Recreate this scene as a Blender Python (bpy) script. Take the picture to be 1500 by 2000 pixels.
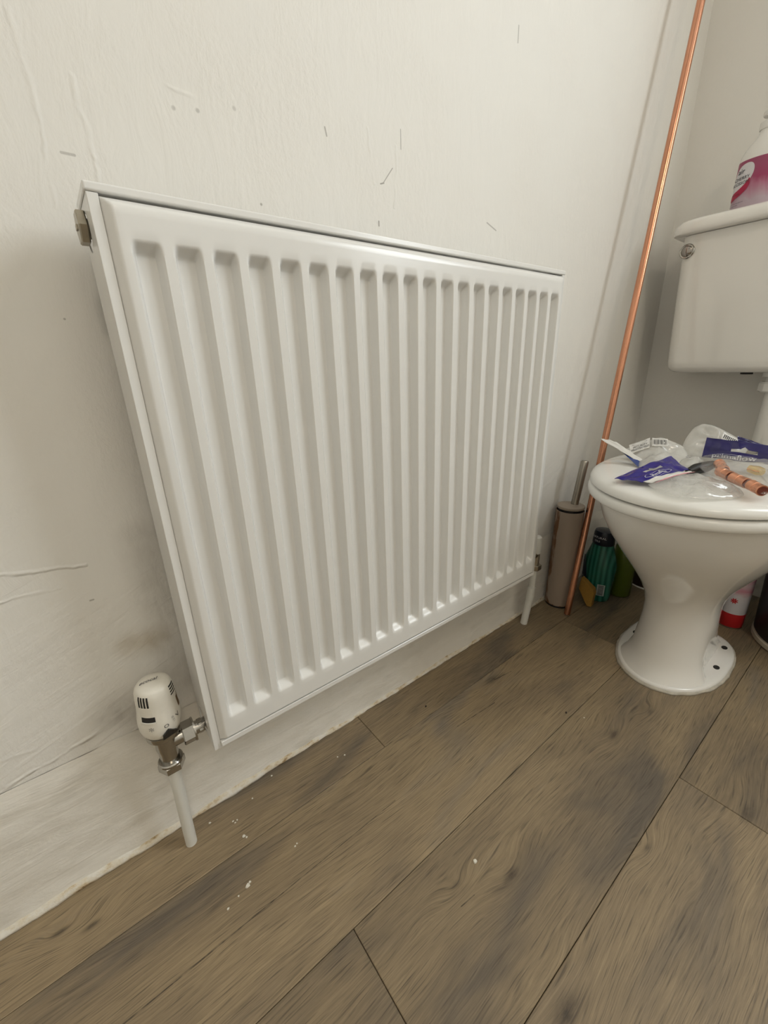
import bpy, bmesh, math, random
from mathutils import Vector, Matrix, noise as mnoise
random.seed(7)
for o in list(bpy.data.objects): bpy.data.objects.remove(o)
scene = bpy.context.scene
C = scene.collection
PI = math.pi
# ------------------------------------------------------------------ camera
XB = 1.374                     # wall behind the toilet
YR = -2.20                     # wall opposite the radiator
XF = -1.40                     # wall behind the photographer
ZC = 2.48
camd = bpy.data.cameras.new('camera'); cam = bpy.data.objects.new('camera', camd); C.objects.link(cam)
r_ = Vector((0.78788, -0.61501, -0.03157)); u_ = Vector((0.23341, 0.25078, 0.93948)); f_ = Vector((0.56988, 0.74757, -0.34114))
cam.matrix_world = Matrix(((r_.x, u_.x, -f_.x, -0.0569), (r_.y, u_.y, -f_.y, -0.5427), (r_.z, u_.z, -f_.z, 0.6495), (0, 0, 0, 1)))
camd.sensor_fit = 'VERTICAL'; camd.sensor_height = 24.0; camd.sensor_width = 18.0
camd.lens = 801.9 / 2000 * 24.0; camd.clip_start = 0.01
scene.camera = cam
# ------------------------------------------------------------------ light: daylight through the window over the toilet
world = bpy.data.worlds.new('sky'); scene.world = world; world.use_nodes = True
bg = world.node_tree.nodes['Background']; bg.inputs[0].default_value = (0.95, 0.98, 1.0, 1); bg.inputs[1].default_value = 1.0
WY0, WY1, WZ0, WZ1 = -1.62, -0.88, 1.10, 2.05      # window opening in the back wall
ld = bpy.data.lights.new('window_daylight', 'AREA'); ld.shape = 'RECTANGLE'; ld.size = WY1 - WY0; ld.size_y = WZ1 - WZ0
ld.energy = 23.5; ld.color = (0.91, 0.97, 1.0)
lo = bpy.data.objects.new('window_daylight', ld); C.objects.link(lo)
lo.location = (XB + 0.03, (WY0 + WY1) / 2, (WZ0 + WZ1) / 2); lo.rotation_euler = (0, PI / 2, 0); lo.rotation_euler = (PI / 2, 0, PI / 2)
scene.view_settings.view_transform = 'Standard'; scene.view_settings.look = 'None'
scene.view_settings.gamma = 1.0; scene.view_settings.use_curve_mapping = False
scene.view_settings.exposure = 0.0
# ------------------------------------------------------------------ node helpers
class NT:
    def __init__(s, name):
        s.m = bpy.data.materials.new(name); s.m.use_nodes = True; s.t = s.m.node_tree
        s.b = s.t.nodes['Principled BSDF']
    def n(s, typ, ins=None, **props):
        nd = s.t.nodes.new(typ)
        for k, v in props.items(): setattr(nd, k, v)
        for k, v in (ins or {}).items():
            if isinstance(v, bpy.types.NodeSocket): s.t.links.new(v, nd.inputs[k])
            else: nd.inputs[k].default_value = v
        return nd
    def math(s, op, a, b=0.0, c=None, clamp=False):
        nd = s.n('ShaderNodeMath', {0: a, 1: b}, operation=op, use_clamp=clamp)
        if c is not None: s.t.links.new(c, nd.inputs[2]) if isinstance(c, bpy.types.NodeSocket) else setattr(nd.inputs[2], 'default_value', c)
        return nd.outputs[0]
    def vec(s, op, a, b=(0, 0, 0)):
        nd = s.n('ShaderNodeVectorMath', {0: a, 1: b}, operation=op)
        return nd.outputs['Value'] if op in ('LENGTH', 'DISTANCE', 'DOT_PRODUCT') else nd.outputs['Vector']
    def mix(s, f, a, b, mode='MIX'):
        nd = s.n('ShaderNodeMix', data_type='RGBA', blend_type=mode)
        for k, v in ((0, f), (6, a), (7, b)):
            if isinstance(v, bpy.types.NodeSocket): s.t.links.new(v, nd.inputs[k])
            else: nd.inputs[k].default_value = v if k == 0 else (v if len(v) == 4 else (*v, 1))
        return nd.outputs[2]
    def ramp(s, f, stops):
        nd = s.n('ShaderNodeValToRGB', {0: f}); cr = nd.color_ramp
        while len(cr.elements) < len(stops): cr.elements.new(0.5)
        for e, (p, c) in zip(cr.elements, stops): e.position = p; e.color = c if len(c) == 4 else (*c, 1)
        return nd.outputs[0]
    def noise(s, vec, scale, detail=3.0, rough=0.55, dist=0.0):
        return s.n('ShaderNodeTexNoise', {'Vector': vec, 'Scale': scale, 'Detail': detail, 'Roughness': rough, 'Distortion': dist}).outputs[0]
    def scale(s, vec, sc, off=(0, 0, 0)):
        return s.n('ShaderNodeMapping', {'Vector': vec, 'Scale': sc, 'Location': off}).outputs[0]
    def pos(s): return s.n('ShaderNodeNewGeometry').outputs['Position']
    def obj(s): return s.n('ShaderNodeTexCoord').outputs['Object']
    def seg(s, P, a, b, w, soft=1.0):
        """mask, 1 on the segment a-b, 0 beyond the distance w"""
        a = Vector(a); b = Vector(b); d = b - a; l2 = d.length_squared
        pa = s.vec('SUBTRACT', P, tuple(a))
        if l2 > 1e-12:
            t = s.math('MULTIPLY', s.vec('DOT_PRODUCT', pa, tuple(d)), 1 / l2, clamp=True)
            nd = s.n('ShaderNodeVectorMath', {0: tuple(d)}, operation='SCALE'); s.t.links.new(t, nd.inputs[3])
            ds = s.vec('DISTANCE', pa, nd.outputs[0])
        else: ds = s.vec('LENGTH', pa)
        return s.n('ShaderNodeMapRange', {0: ds, 1: w, 2: w * (1 - soft), 3: 0.0, 4: 1.0}, interpolation_type='SMOOTHSTEP').outputs[0]
    def bump(s, h, strength=0.3, dist=0.002, prev=None):
        nd = s.n('ShaderNodeBump', {'Strength': strength, 'Distance': dist, 'Height': h})
        if prev is not None: s.t.links.new(prev, nd.inputs['Normal'])
        s.t.links.new(nd.outputs[0], s.b.inputs['Normal']); return nd.outputs[0]
    def set(s, **kw):
        names = dict(color='Base Color', rough='Roughness', metal='Metallic', trans='Transmission Weight', ior='IOR', alpha='Alpha', spec='Specular IOR Level', coat='Coat Weight', coatr='Coat Roughness', sss='Subsurface Weight')
        for k, v in kw.items():
            i = s.b.inputs[names[k]]
            if isinstance(v, bpy.types.NodeSocket): s.t.links.new(v, i)
            elif k == 'color': i.default_value = (*v, 1) if len(v) == 3 else v
            else: i.default_value = v
        return s
def simple(name, color, rough=0.5, metal=0.0, var=0.06, nscale=40.0, bumpd=0.0, **kw):
    """plain coloured material with faint procedural mottling"""
    n = NT(name); P = n.obj()
    f = n.noise(P, nscale, 3)
    c2 = tuple(max(0, x * (1 - 2 * var)) for x in color)
    n.set(color=n.mix(f, c2, color), rough=rough, metal=metal, **kw)
    if bumpd: n.bump(f, 0.5, bumpd)
    return n.m
def srgb(r, g, b):
    f = lambda c: (c / 255 / 12.92) if c / 255 <= 0.04045 else ((c / 255 + 0.055) / 1.055) ** 2.4
    return (f(r), f(g), f(b))
# ------------------------------------------------------------------ mesh helpers
def mesh_obj(name, me, mat, parent=None):
    o = bpy.data.objects.new(name, me); C.objects.link(o)
    if mat is not None: me.materials.clear(); me.materials.append(mat)
    if parent is not None:
        o.parent = parent; o.matrix_parent_inverse = parent.matrix_world.inverted() if parent.type != 'EMPTY' else Matrix.Translation(-parent.location)
    return o
def obj(name, bm, mat, parent=None, smooth=None):
    bmesh.ops.recalc_face_normals(bm, faces=bm.faces[:])
    me = bpy.data.meshes.new(name); bm.to_mesh(me); bm.free()
    o = mesh_obj(name, me, mat, parent)
    if smooth is not None:
        for p in me.polygons: p.use_smooth = True
        if smooth < 3.2: me.set_sharp_from_angle(angle=smooth)
    return o
def thing(name, label, cat, loc=(0, 0, 0), group=None):
    o = bpy.data.objects.new(name, None); C.objects.link(o); o.location = loc; o.empty_display_size = 0.02
    return tag(o, label, cat, group)
def tag(o, label, cat, group=None):
    o['label'] = label; o['category'] = cat
    if group: o['group'] = group
    return o
def struct(o, label=None):
    o['kind'] = 'structure'
    if label: o['label'] = label
    return o
def box(bm, a, b, bev=0.0, seg=2):
    v = [bm.verts.new((x, y, z)) for x in (a[0], b[0]) for y in (a[1], b[1]) for z in (a[2], b[2])]
    fs = [bm.faces.new([v[i] for i in q]) for q in ((0, 1, 3, 2), (4, 6, 7, 5), (0, 4, 5, 1), (2, 3, 7, 6), (0, 2, 6, 4), (1, 5, 7, 3))]
    if bev:
        es = list({e for f in fs for e in f.edges})
        bmesh.ops.bevel(bm, geom=es, offset=bev, segments=seg, affect='EDGES', profile=0.5)
def loft(bm, rings, cap0=True, cap1=True, closed=True):
    """rings: lists of points with equal counts"""
    vr = [[bm.verts.new(p) for p in r] for r in rings]
    n = len(vr[0])
    for a, b in zip(vr, vr[1:]):
        for i in range(n if closed else n - 1):
            j = (i + 1) % n
            bm.faces.new((a[i], a[j], b[j], b[i]))
    if cap0: bm.faces.new(list(reversed(vr[0])))
    if cap1: bm.faces.new(vr[-1])
    return vr
def lathe(bm, prof, c=(0, 0, 0), seg=32, sx=1.0, sy=1.0, axis='Z'):
    def P(r, z, a):
        p = (r * sx * math.cos(a), r * sy * math.sin(a), z)
        if axis == 'X': p = (z, p[0], p[1])
        if axis == 'Y': p = (p[0], z, p[1])
        return (c[0] + p[0], c[1] + p[1], c[2] + p[2])
    loft(bm, [[P(max(r, 1e-5), z, 2 * PI * i / seg) for i in range(seg)] for r, z in prof])
def hexnut(bm, c, axis, r, h, ch=0.0012):
    lathe(bm, [(r - ch, -h / 2), (r, -h / 2 + ch), (r, h / 2 - ch), (r - ch, h / 2)], c, 6, axis=axis)
def tube(bm, pts, rad, seg=16, caps=True):
    pts = [Vector(p) for p in pts]; rings = []
    up = Vector((0, 0, 1))
    for i, p in enumerate(pts):
        t = (pts[min(i + 1, len(pts) - 1)] - pts[max(i - 1, 0)]).normalized()
        a = t.cross(up if abs(t.dot(up)) < 0.95 else Vector((1, 0, 0))).normalized(); b = t.cross(a)
        r = rad[i] if isinstance(rad, (list, tuple)) else rad
        rings.append([p + a * (r * math.cos(2 * PI * k / seg)) + b * (r * math.sin(2 * PI * k / seg)) for k in range(seg)])
    loft(bm, rings, caps, caps)
def nz(x, y, z): return mnoise.noise(Vector((x, y, z)))
_tc = {}
def text_mesh(body, size):
    """2-D outline of a word, centred, x along the word, y up"""
    k = (body, size)
    if k not in _tc:
        cu = bpy.data.curves.new('word', 'FONT'); cu.body = body; cu.size = size; cu.resolution_u = 3
        cu.align_x = 'CENTER'; cu.align_y = 'CENTER'
        o = bpy.data.objects.new('word', cu); C.objects.link(o)
        dg = bpy.context.evaluated_depsgraph_get(); me = bpy.data.meshes.new_from_object(o.evaluated_get(dg))
        _tc[k] = ([tuple(v.co) for v in me.vertices], [tuple(p.vertices) for p in me.polygons])
        bpy.data.objects.remove(o); bpy.data.meshes.remove(me); bpy.data.curves.remove(cu)
    return _tc[k]
def write(name, body, size, fn, mat, parent):
    vs, fs = text_mesh(body, size)
    me = bpy.data.meshes.new(name); me.from_pydata([tuple(fn(x, y)) for x, y, _ in vs], [], fs)
    return mesh_obj(name, me, mat, parent)
# ------------------------------------------------------------------ materials
def wall_material(name, detailed):
    n = NT(name); P = n.pos()
    big = n.noise(P, 2.2, 3); fine = n.noise(n.scale(P, (1, 1, 0.7)), 170, 4, 0.6)
    mid = n.noise(n.scale(P, (1.6, 1, 0.5)), 26, 4, 0.6, 0.8)
    patch = n.n('ShaderNodeMapRange', {0: n.noise(P, 6.0, 2), 1: 0.40, 2: 0.62}).outputs[0]
    col = n.mix(big, (0.80, 0.776, 0.72), (0.83, 0.81, 0.765))
    col = n.mix(n.math('MULTIPLY', patch, 0.25), col, (0.80, 0.76, 0.70))
    h = n.math('ADD', n.math('MULTIPLY', n.math('MULTIPLY', fine, patch), 0.55), n.math('MULTIPLY', mid, 0.6))
    if detailed:
        # broad trowel strokes low down on the wall
        strokes = n.noise(n.scale(n.n('ShaderNodeMapping', {'Vector': P, 'Rotation': (0, 0.35, 0)}).outputs[0], (5, 1, 42)), 1.6, 4, 0.6, 0.5)
        low = n.n('ShaderNodeMapRange', {0: n.n('ShaderNodeSeparateXYZ', {0: P}).outputs[2], 1: 0.62, 2: 0.35}).outputs[0]
        h = n.math('ADD', h, n.math('MULTIPLY', n.math('MULTIPLY', strokes, low), 0.9))
        wob = n.n('ShaderNodeTexNoise', {'Vector': P, 'Scale': 38.0, 'Detail': 2.0}).outputs[1]
        Pw = n.vec('ADD', P, n.vec('MULTIPLY', n.vec('SUBTRACT', wob, (.5, .5, .5)), (.011, 0, .011)))
        brk = n.n('ShaderNodeMapRange', {0: n.noise(P, 30, 2), 1: .38, 2: .6}).outputs[0]
        for a, b, w, g in [((-.19, 0, .466), (-.073, 0, .445), .0035, 1.6), ((-.16, 0, .43), (-.10, 0, .425), .003, 1.2),
                           ((-.25, 0, .195), (-.101, 0, .221), .004, 2.4), ((-.30, 0, .255), (-.17, 0, .235), .004, 1.0),
                           ((-.012, 0, .93), (-.010, 0, .86), .0045, .8), ((-.010, 0, .86), (-.014, 0, .795), .003, .8),
                           ((.023, 0, .90), (.027, 0, .84), .004, .8), ((.027, 0, .84), (.020, 0, .795), .003, .7),
                           ((.35, 0, .94), (.36, 0, .88), .003, 1.0), ((.40, 0, .93), (.395, 0, .86), .003, 1.0),
                           ((.09, 0, .915), (.13, 0, .913), .003, 1.0)]:
            h = n.math('ADD', h, n.math('MULTIPLY', n.math('MULTIPLY', n.seg(Pw, a, b, w), brk), g * 0.42))
        dark = None
        # small stains, scuffs and pencil marks
        for a, b, w, k in [((.107, 0, .898), (.107, 0, .898), .0028, .35), ((.131, 0, .902), (.131, 0, .902), .0028, .4),
                           ((.171, 0, .914), (.171, 0, .914), .003, .25), ((.001, 0, .839), (.011, 0, .839), .0016, .4),
                           ((.285, 0, .925), (.287, 0, .917), .0014, .55), ((.408, 0, .952), (.408, 0, .930), .0010, .55),
                           ((.375, 0, .885), (.392, 0, .905), .0009, .6), ((.37, 0, .883), (.376, 0, .885), .0012, .7),
                           ((.365, 0, .838), (.365, 0, .833), .0016, .7), ((.60, 0, .87), (.625, 0, .862), .0015, .5),
                           ((.655, 0, 1.14), (.655, 0, 1.12), .0015, .5), ((.19, 0, .83), (.19, 0, .83), .002, .6),
                           ((-.03, 0, .70), (-.03, 0, .70), .0015, .5), ((-.075, 0, .40), (-.078, 0, .40), .0014, .5)]:
            m_ = n.math('MULTIPLY', n.seg(P, a, b, w, 0.6), k)
            dark = m_ if dark is None else n.math('MAXIMUM', dark, m_)
        col = n.mix(dark, col, (0.20, 0.18, 0.15))
        # greasy smudges by the valve and grey brush marks beside the radiator
        sm = n.math('MULTIPLY', n.seg(P, (-.085, 0, .235), (-.06, 0, .215), .045), n.noise(P, 55, 4))
        sm2 = n.math('MULTIPLY', n.seg(P, (-.05, 0, .325), (-.025, 0, .32), .03), n.noise(P, 40, 3))
        sm3 = n.math('MULTIPLY', n.seg(P, (-.012, 0, .46), (-.012, 0, .24), .035), n.noise(n.scale(P, (1, 1, 0.4)), 90, 4))
        col = n.mix(n.math('MULTIPLY', sm, 0.75, clamp=True), col, (0.22, 0.19, 0.15))
        col = n.mix(n.math('MULTIPLY', sm2, 0.8, clamp=True), col, (0.35, 0.26, 0.13))
        col = n.mix(n.math('MULTIPLY', sm3, 0.55, clamp=True), col, (0.33, 0.30, 0.25))
    n.set(color=col, rough=0.62, spec=0.35)
    n.bump(h, 0.75, 0.0024)
    return n.m
def floor_material():
    n = NT('oak_laminate'); P = n.pos()
    rnd = n.n('ShaderNodeObjectInfo').outputs['Random']
    off = n.n('ShaderNodeCombineXYZ', {0: n.math('MULTIPLY', rnd, 17.0), 1: n.math('MULTIPLY', rnd, 9.0), 2: n.math('MULTIPLY', rnd, 5.0)}).outputs[0]
    Q = n.vec('ADD', P, off)
    # the grain bends round the knots
    bend = None; rings = None; knot = None
    knots = [(.277, -.359, .030, .011, 1), (.605, -.343, .028, .012, 1), (.711, -.363, .03, .010, .7), (.547, -.115, .05, .016, .8), (.217, -.47, .05, .02, 1),
             (-.173, -.064, .02, .008, 1), (-.205, -.046, .02, .008, 1), (.211, -.32, .018, .007, .6), (.614, -.531, .04, .018, .8), (.452, -.458, .02, .008, .7), (.25, -.16, .10, .03, .15), (.12, -.13, .12, .02, .12)]
    for (kx, ky, sx, sy, k) in knots:
        d = n.vec('MULTIPLY', n.vec('SUBTRACT', P, (kx, ky, 0)), (1 / sx, 1 / sy, 0))
        g = n.math('POWER', 2.718, n.math('MULTIPLY', n.vec('DOT_PRODUCT', d, d), -0.28))
        bend = g if bend is None else n.math('ADD', bend, g)
        g2 = n.math('MULTIPLY', n.math('POWER', 2.718, n.math('MULTIPLY', n.vec('DOT_PRODUCT', d, d), -5.0)), k)
        knot = g2 if knot is None else n.math('MAXIMUM', knot, g2)
    warp = n.noise(n.scale(Q, (2.2, 9, 1)), 1.0, 3)
    yv = n.math('ADD', n.math('ADD', n.n('ShaderNodeSeparateXYZ', {0: Q}).outputs[1], n.math('MULTIPLY', warp, 0.045)), n.math('MULTIPLY', bend, 0.016))
    wq = n.n('ShaderNodeCombineXYZ', {0: n.n('ShaderNodeSeparateXYZ', {0: Q}).outputs[0], 1: yv, 2: 0.0}).outputs[0]
    cath = n.n('ShaderNodeTexWave', {'Vector': n.scale(wq, (0.25, 1, 1)), 'Scale': 34.0, 'Distortion': 2.5, 'Detail': 3.0, 'Detail Scale': 1.6}, wave_type='BANDS', bands_direction='Y').outputs[1]
    streak = n.noise(n.scale(wq, (2.8, 200, 1)), 1.6, 5, 0.65)
    fibre = n.n('ShaderNodeMapRange', {0: n.noise(n.scale(wq, (26, 760, 1)), 1.0, 3, 0.6), 1: .32, 2: .68}).outputs[0]
    pores = n.n('ShaderNodeMapRange', {0: n.noise(n.scale(wq, (20, 560, 1)), 1.0, 3, 0.5), 1: 0.55, 2: 0.68}).outputs[0]
    patch = n.noise(n.scale(Q, (2.4, 8, 1)), 1.4, 3, 0.5, 0.6)
    base = n.ramp(patch, [(0.30, (0.165, 0.138, 0.106)), (0.48, (0.285, 0.222, 0.142)), (0.62, (0.345, 0.268, 0.166)), (0.78, (0.235, 0.202, 0.160))])
    col = n.mix(n.math('MULTIPLY', streak, 0.85), n.mix(1.0, base, (0.62, 0.60, 0.58), 'MULTIPLY'), n.mix(1.0, base, (1.35, 1.33, 1.30), 'MULTIPLY'))
    col = n.mix(n.math('MULTIPLY', cath, 0.16), col, n.mix(1.0, base, (0.55, 0.52, 0.50), 'MULTIPLY'))
    col = n.mix(n.math('MULTIPLY', fibre, 0.5), n.mix(1.0, col, (.80, .79, .78), 'MULTIPLY'), n.mix(1.0, col, (1.5, 1.48, 1.45), 'MULTIPLY'))
    col = n.mix(n.math('MULTIPLY', pores, 0.55), col, (0.055, 0.042, 0.030))
    tone = n.n('ShaderNodeMapRange', {0: rnd, 3: 0.86, 4: 1.12}).outputs[0]
    col = n.mix(1.0, col, n.n('ShaderNodeCombineXYZ', {0: tone, 1: tone, 2: n.math('MULTIPLY', tone, 1.0)}).outputs[0], 'MULTIPLY')
    kn = n.math('MULTIPLY', knot, n.math('ADD', n.noise(n.scale(P, (1, 2.2, 1)), 90, 3), 0.25), clamp=True)
    col = n.mix(n.math('MULTIPLY', kn, 1.0, clamp=True), col, (0.045, 0.034, 0.025))
    # printed splits in the oak
    cr = None
    for a, b, w in [((-.24, -.1838, 0), (.03, -.1835, 0), .0011), ((.0, -.1835, 0), (.22, -.1832, 0), .0008), ((.40, -.150, 0), (.50, -.158, 0), .0012), ((.20, -.3395, 0), (.222, -.342, 0), .0008), ((.55, -.118, 0), (.60, -.125, 0), .0014)]:
        s_ = n.math('MULTIPLY', n.seg(P, a, b, w, 0.7), n.n('ShaderNodeMapRange', {0: n.noise(P, 60, 2), 1: .3, 2: .55}).outputs[0]); cr = s_ if cr is None else n.math('MAXIMUM', cr, s_)
    col = n.mix(n.math('MULTIPLY', cr, 0.8), col, (0.03, 0.024, 0.018))
    n.set(color=col, rough=n.n('ShaderNodeMapRange', {0: streak, 3: 0.50, 4: 0.62}).outputs[0], spec=0.4)
    n.bump(n.math('SUBTRACT', n.math('SUBTRACT', n.math('ADD', streak, n.math('MULTIPLY', fibre, 0.4)), n.math('MULTIPLY', pores, 0.5)), cr), 0.25, 0.0006)
    return n.m
M = {}
M['wall'] = wall_material('painted_plaster', True)
M['wall_plain'] = wall_material('painted_plaster_plain', False)
M['floor'] = floor_material()
M['rad'] = simple('white_enamel', (0.80, 0.79, 0.76), 0.23, var=0.012, nscale=6)
M['ceramic'] = simple('white_ceramic', (0.85, 0.825, 0.775), 0.10, var=0.015, nscale=5, coat=0.3)
M['plastic'] = simple('white_plastic', (0.82, 0.805, 0.76), 0.22, var=0.015, nscale=8)
M['trvwhite'] = simple('aged_white_plastic', (0.83, 0.79, 0.70), 0.32, var=0.05, nscale=120)
M['chrome'] = simple('dull_chrome', (0.52, 0.50, 0.46), 0.20, 1.0, var=0.15, nscale=70)
M['nickel'] = simple('tarnished_nickel', (0.50, 0.45, 0.36), 0.32, 1.0, var=0.15, nscale=90)
M['steel'] = simple('brushed_steel', (0.42, 0.39, 0.34), 0.30, 1.0, var=0.08)
M['whitepipe'] = simple('white_painted_pipe', (0.80, 0.79, 0.73), 0.38, var=0.05, nscale=60, bumpd=0.0006)
M['black'] = simple('black_rubber', (0.012, 0.012, 0.012), 0.5)
M['dark'] = simple('painted_recess_shade', (0.02, 0.018, 0.016), 0.8)  # dark colour painted in for the shade inside slots, window and screw holes
M['ink'] = simple('black_print', (0.03, 0.03, 0.035), 0.6)
M['greyink'] = simple('grey_print', (0.30, 0.29, 0.27), 0.6)
M['whiteink'] = simple('white_print', (0.85, 0.85, 0.88), 0.5)
M['red'] = simple('red_print', (0.55, 0.015, 0.02), 0.35)
M['pinkline'] = simple('pink_print', (0.70, 0.30, 0.33), 0.5)
def copper_mat(name, c1, c2, rough):
    n = NT(name); P = n.obj()
    f = n.noise(n.scale(P, (1, 1, 0.35)), 45, 5, 0.6); g = n.noise(n.scale(P, (1, 1, 0.2)), 14, 3)
    n.set(color=n.mix(f, c2, c1), rough=n.n('ShaderNodeMapRange', {0: g, 1: 0.35, 2: 0.7, 3: rough, 4: rough + 0.16}).outputs[0], metal=1.0)
    return n.m
M['copper'] = copper_mat('copper', (0.74, 0.37, 0.235), (0.50, 0.225, 0.13), 0.11)
M['copper2'] = copper_mat('bright_copper', (0.93, 0.50, 0.33), (0.72, 0.30, 0.18), 0.2)
def caulk_mat():
    n = NT('yellowed_filler'); P = n.pos()
    f = n.noise(n.scale(P, (1, 1, 2)), 45, 5, 0.65)
    n.set(color=n.ramp(f, [(0.30, (0.30, 0.20, 0.10)), (0.38, (0.56, 0.44, 0.28)), (0.46, (0.70, 0.62, 0.48)), (0.60, (0.76, 0.72, 0.64))]), rough=0.75)
    n.bump(n.noise(P, 160, 4), 0.6, 0.0015); return n.m
M['caulk'] = caulk_mat()
def skirt_mat():
    n = NT('painted_skirting'); P = n.pos()
    f = n.noise(n.scale(P, (0.5, 1, 2.2)), 26, 5, 0.65, 0.6)
    st = n.noise(n.scale(P, (3, 1, 26)), 2.0, 4)
    dirt = n.n('ShaderNodeMapRange', {0: n.noise(n.scale(P, (0.6, 1, 1.4)), 17, 4, 0.6), 1: 0.55, 2: 0.75}).outputs[0]
    col = n.mix(st, (0.79, 0.75, 0.67), (0.83, 0.80, 0.74))
    col = n.mix(n.math('MULTIPLY', dirt, 0.35), col, (0.46, 0.42, 0.35))
    sm = n.math('MULTIPLY', n.seg(P, (-.085, 0, .235), (-.06, 0, .20), .045), n.noise(P, 55, 4))
    col = n.mix(n.math('MULTIPLY', sm, 0.75, clamp=True), col, (0.22, 0.19, 0.15))
    n.set(color=col, rough=0.5); n.bump(n.math('ADD', f, n.math('MULTIPLY', st, 0.5)), 0.55, 0.0028); return n.m
M['skirt'] = skirt_mat()
# ------------------------------------------------------------------ room shell
bm = bmesh.new(); box(bm, (XF - 0.1, 0, -0.05), (XB + 0.2, 0.1, ZC + 0.1)); struct(obj('wall_left', bm, M['wall']), 'cream painted plaster wall behind the radiator')
bm = bmesh.new()                                      # back wall with a window opening
for a, b in (((YR - 0.1, -0.05), (0.0, WZ0)), ((YR - 0.1, WZ1), (0.0, ZC + 0.1)), ((WY1, WZ0), (0.0, WZ1)), ((YR - 0.1, WZ0), (WY0, WZ1))):
    box(bm, (XB, a[0], a[1]), (XB + 0.12, b[0], b[1]))
struct(obj('wall_back', bm, M['wall_plain']), 'cream painted wall behind the toilet cistern')
bm = bmesh.new(); box(bm, (XF - 0.1, YR - 0.1, -0.05), (XB, YR, ZC + 0.1)); struct(obj('wall_right', bm, M['wall_plain']))
bm = bmesh.new(); box(bm, (XF - 0.1, YR, -0.05), (XF, 0, ZC + 0.1)); struct(obj('wall_front', bm, M['wall_plain']))
bm = bmesh.new(); lathe(bm, [(.02, .0), (.12, .0), (.125, -.012), (.118, -.02)], (-0.20, -1.70, ZC), 40)
lamp = thing('ceiling_light', 'round frosted ceiling light behind the photographer', 'lamp', (-0.20, -1.70, ZC)); obj('base', bm, M['plastic'], lamp, .6)
lmn = NT('lit_frosted_glass'); lmn.set(color=(.9, .87, .8), rough=.4); lmn.b.inputs['Emission Color'].default_value = (1, .88, .72, 1); lmn.b.inputs['Emission Strength'].default_value = 52.0
bm = bmesh.new(); lathe(bm, [(.115, -.018), (.113, -.04), (.10, -.06), (.07, -.074), (.03, -.08), (.005, -.081)], (-0.20, -1.70, ZC), 40); obj('shade', bm, lmn.m, lamp, 1.2)
bm = bmesh.new(); box(bm, (XF - 0.1, YR - 0.1, ZC), (XB + 0.1, 0.1, ZC + 0.1)); struct(obj('ceiling', bm, simple('white_ceiling', (0.82, 0.81, 0.78), 0.8)))
# window frame and glass
win = bpy.data.objects.new('window_1', None); C.objects.link(win); win.location = (XB + 0.06, (WY0 + WY1) / 2, WZ0); struct(win, 'white framed window with a single pane')
bm = bmesh.new(); t = 0.045
for a, b in (((WY0, WZ0), (WY1, WZ0 + t)), ((WY0, WZ1 - t), (WY1, WZ1)), ((WY0, WZ0 + t), (WY0 + t, WZ1 - t)), ((WY1 - t, WZ0 + t), (WY1, WZ1 - t))):
    box(bm, (XB + 0.04, a[0], a[1]), (XB + 0.10, b[0], b[1]), 0.004)
obj('window_frame', bm, M['plastic'], win)
g = NT('window_glass')
tr = g.n('ShaderNodeBsdfTransparent', {0: (0.96, 0.98, 0.97, 1)}); gl = g.n('ShaderNodeBsdfGlossy', {'Roughness': 0.02})
mx = g.n('ShaderNodeMixShader', {0: g.n('ShaderNodeFresnel', {0: 1.45}).outputs[0], 1: tr.outputs[0], 2: gl.outputs[0]})
g.t.links.new(mx.outputs[0], g.t.nodes['Material Output'].inputs[0])
bm = bmesh.new(); box(bm, (XB + 0.068, WY0 + t, WZ0 + t), (XB + 0.072, WY1 - t, WZ1 - t)); obj('window_pane', bm, g.m, win)
bm = bmesh.new(); box(bm, (XB - 0.03, WY0 - 0.02, WZ0 - 0.02), (XB + 0.04, WY1 + 0.02, WZ0 + 0.004), 0.004); obj('window_sill', bm, M['plastic'], win)
# floor: slab with laid laminate planks
bm = bmesh.new(); box(bm, (XF, YR, -0.06), (XB, 0.0, -0.009))
flo = struct(obj('floor', bm, simple('dark_underlay', (0.03, 0.024, 0.018), 0.9)), 'grey-brown oak laminate floor')
rows = [0.0, -.0969, -.2716, -.4467, -.6218, -.7969, -.972, -1.147, -1.322, -1.497, -1.672, -1.847, -2.022, YR]
joints = [[.267], [.862, -.34], [.081], [.603, -.60], [.15], [.9, -.3], [.35], [.0], [.7, -.5], [.2], [.9, -.3], [.4], [-.1], [.6]]
for i in range(len(rows) - 1):
    xs = [XF] + sorted(joints[i]) + [XB]
    for a, b in zip(xs, xs[1:]):
        bm = bmesh.new(); gp = 0.0004
        box(bm, (a + gp, rows[i + 1] + gp, -0.009), (b - gp, rows[i] - gp, 0.0), 0.0007, 1)
        obj('plank', bm, M['floor'], flo)
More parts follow.
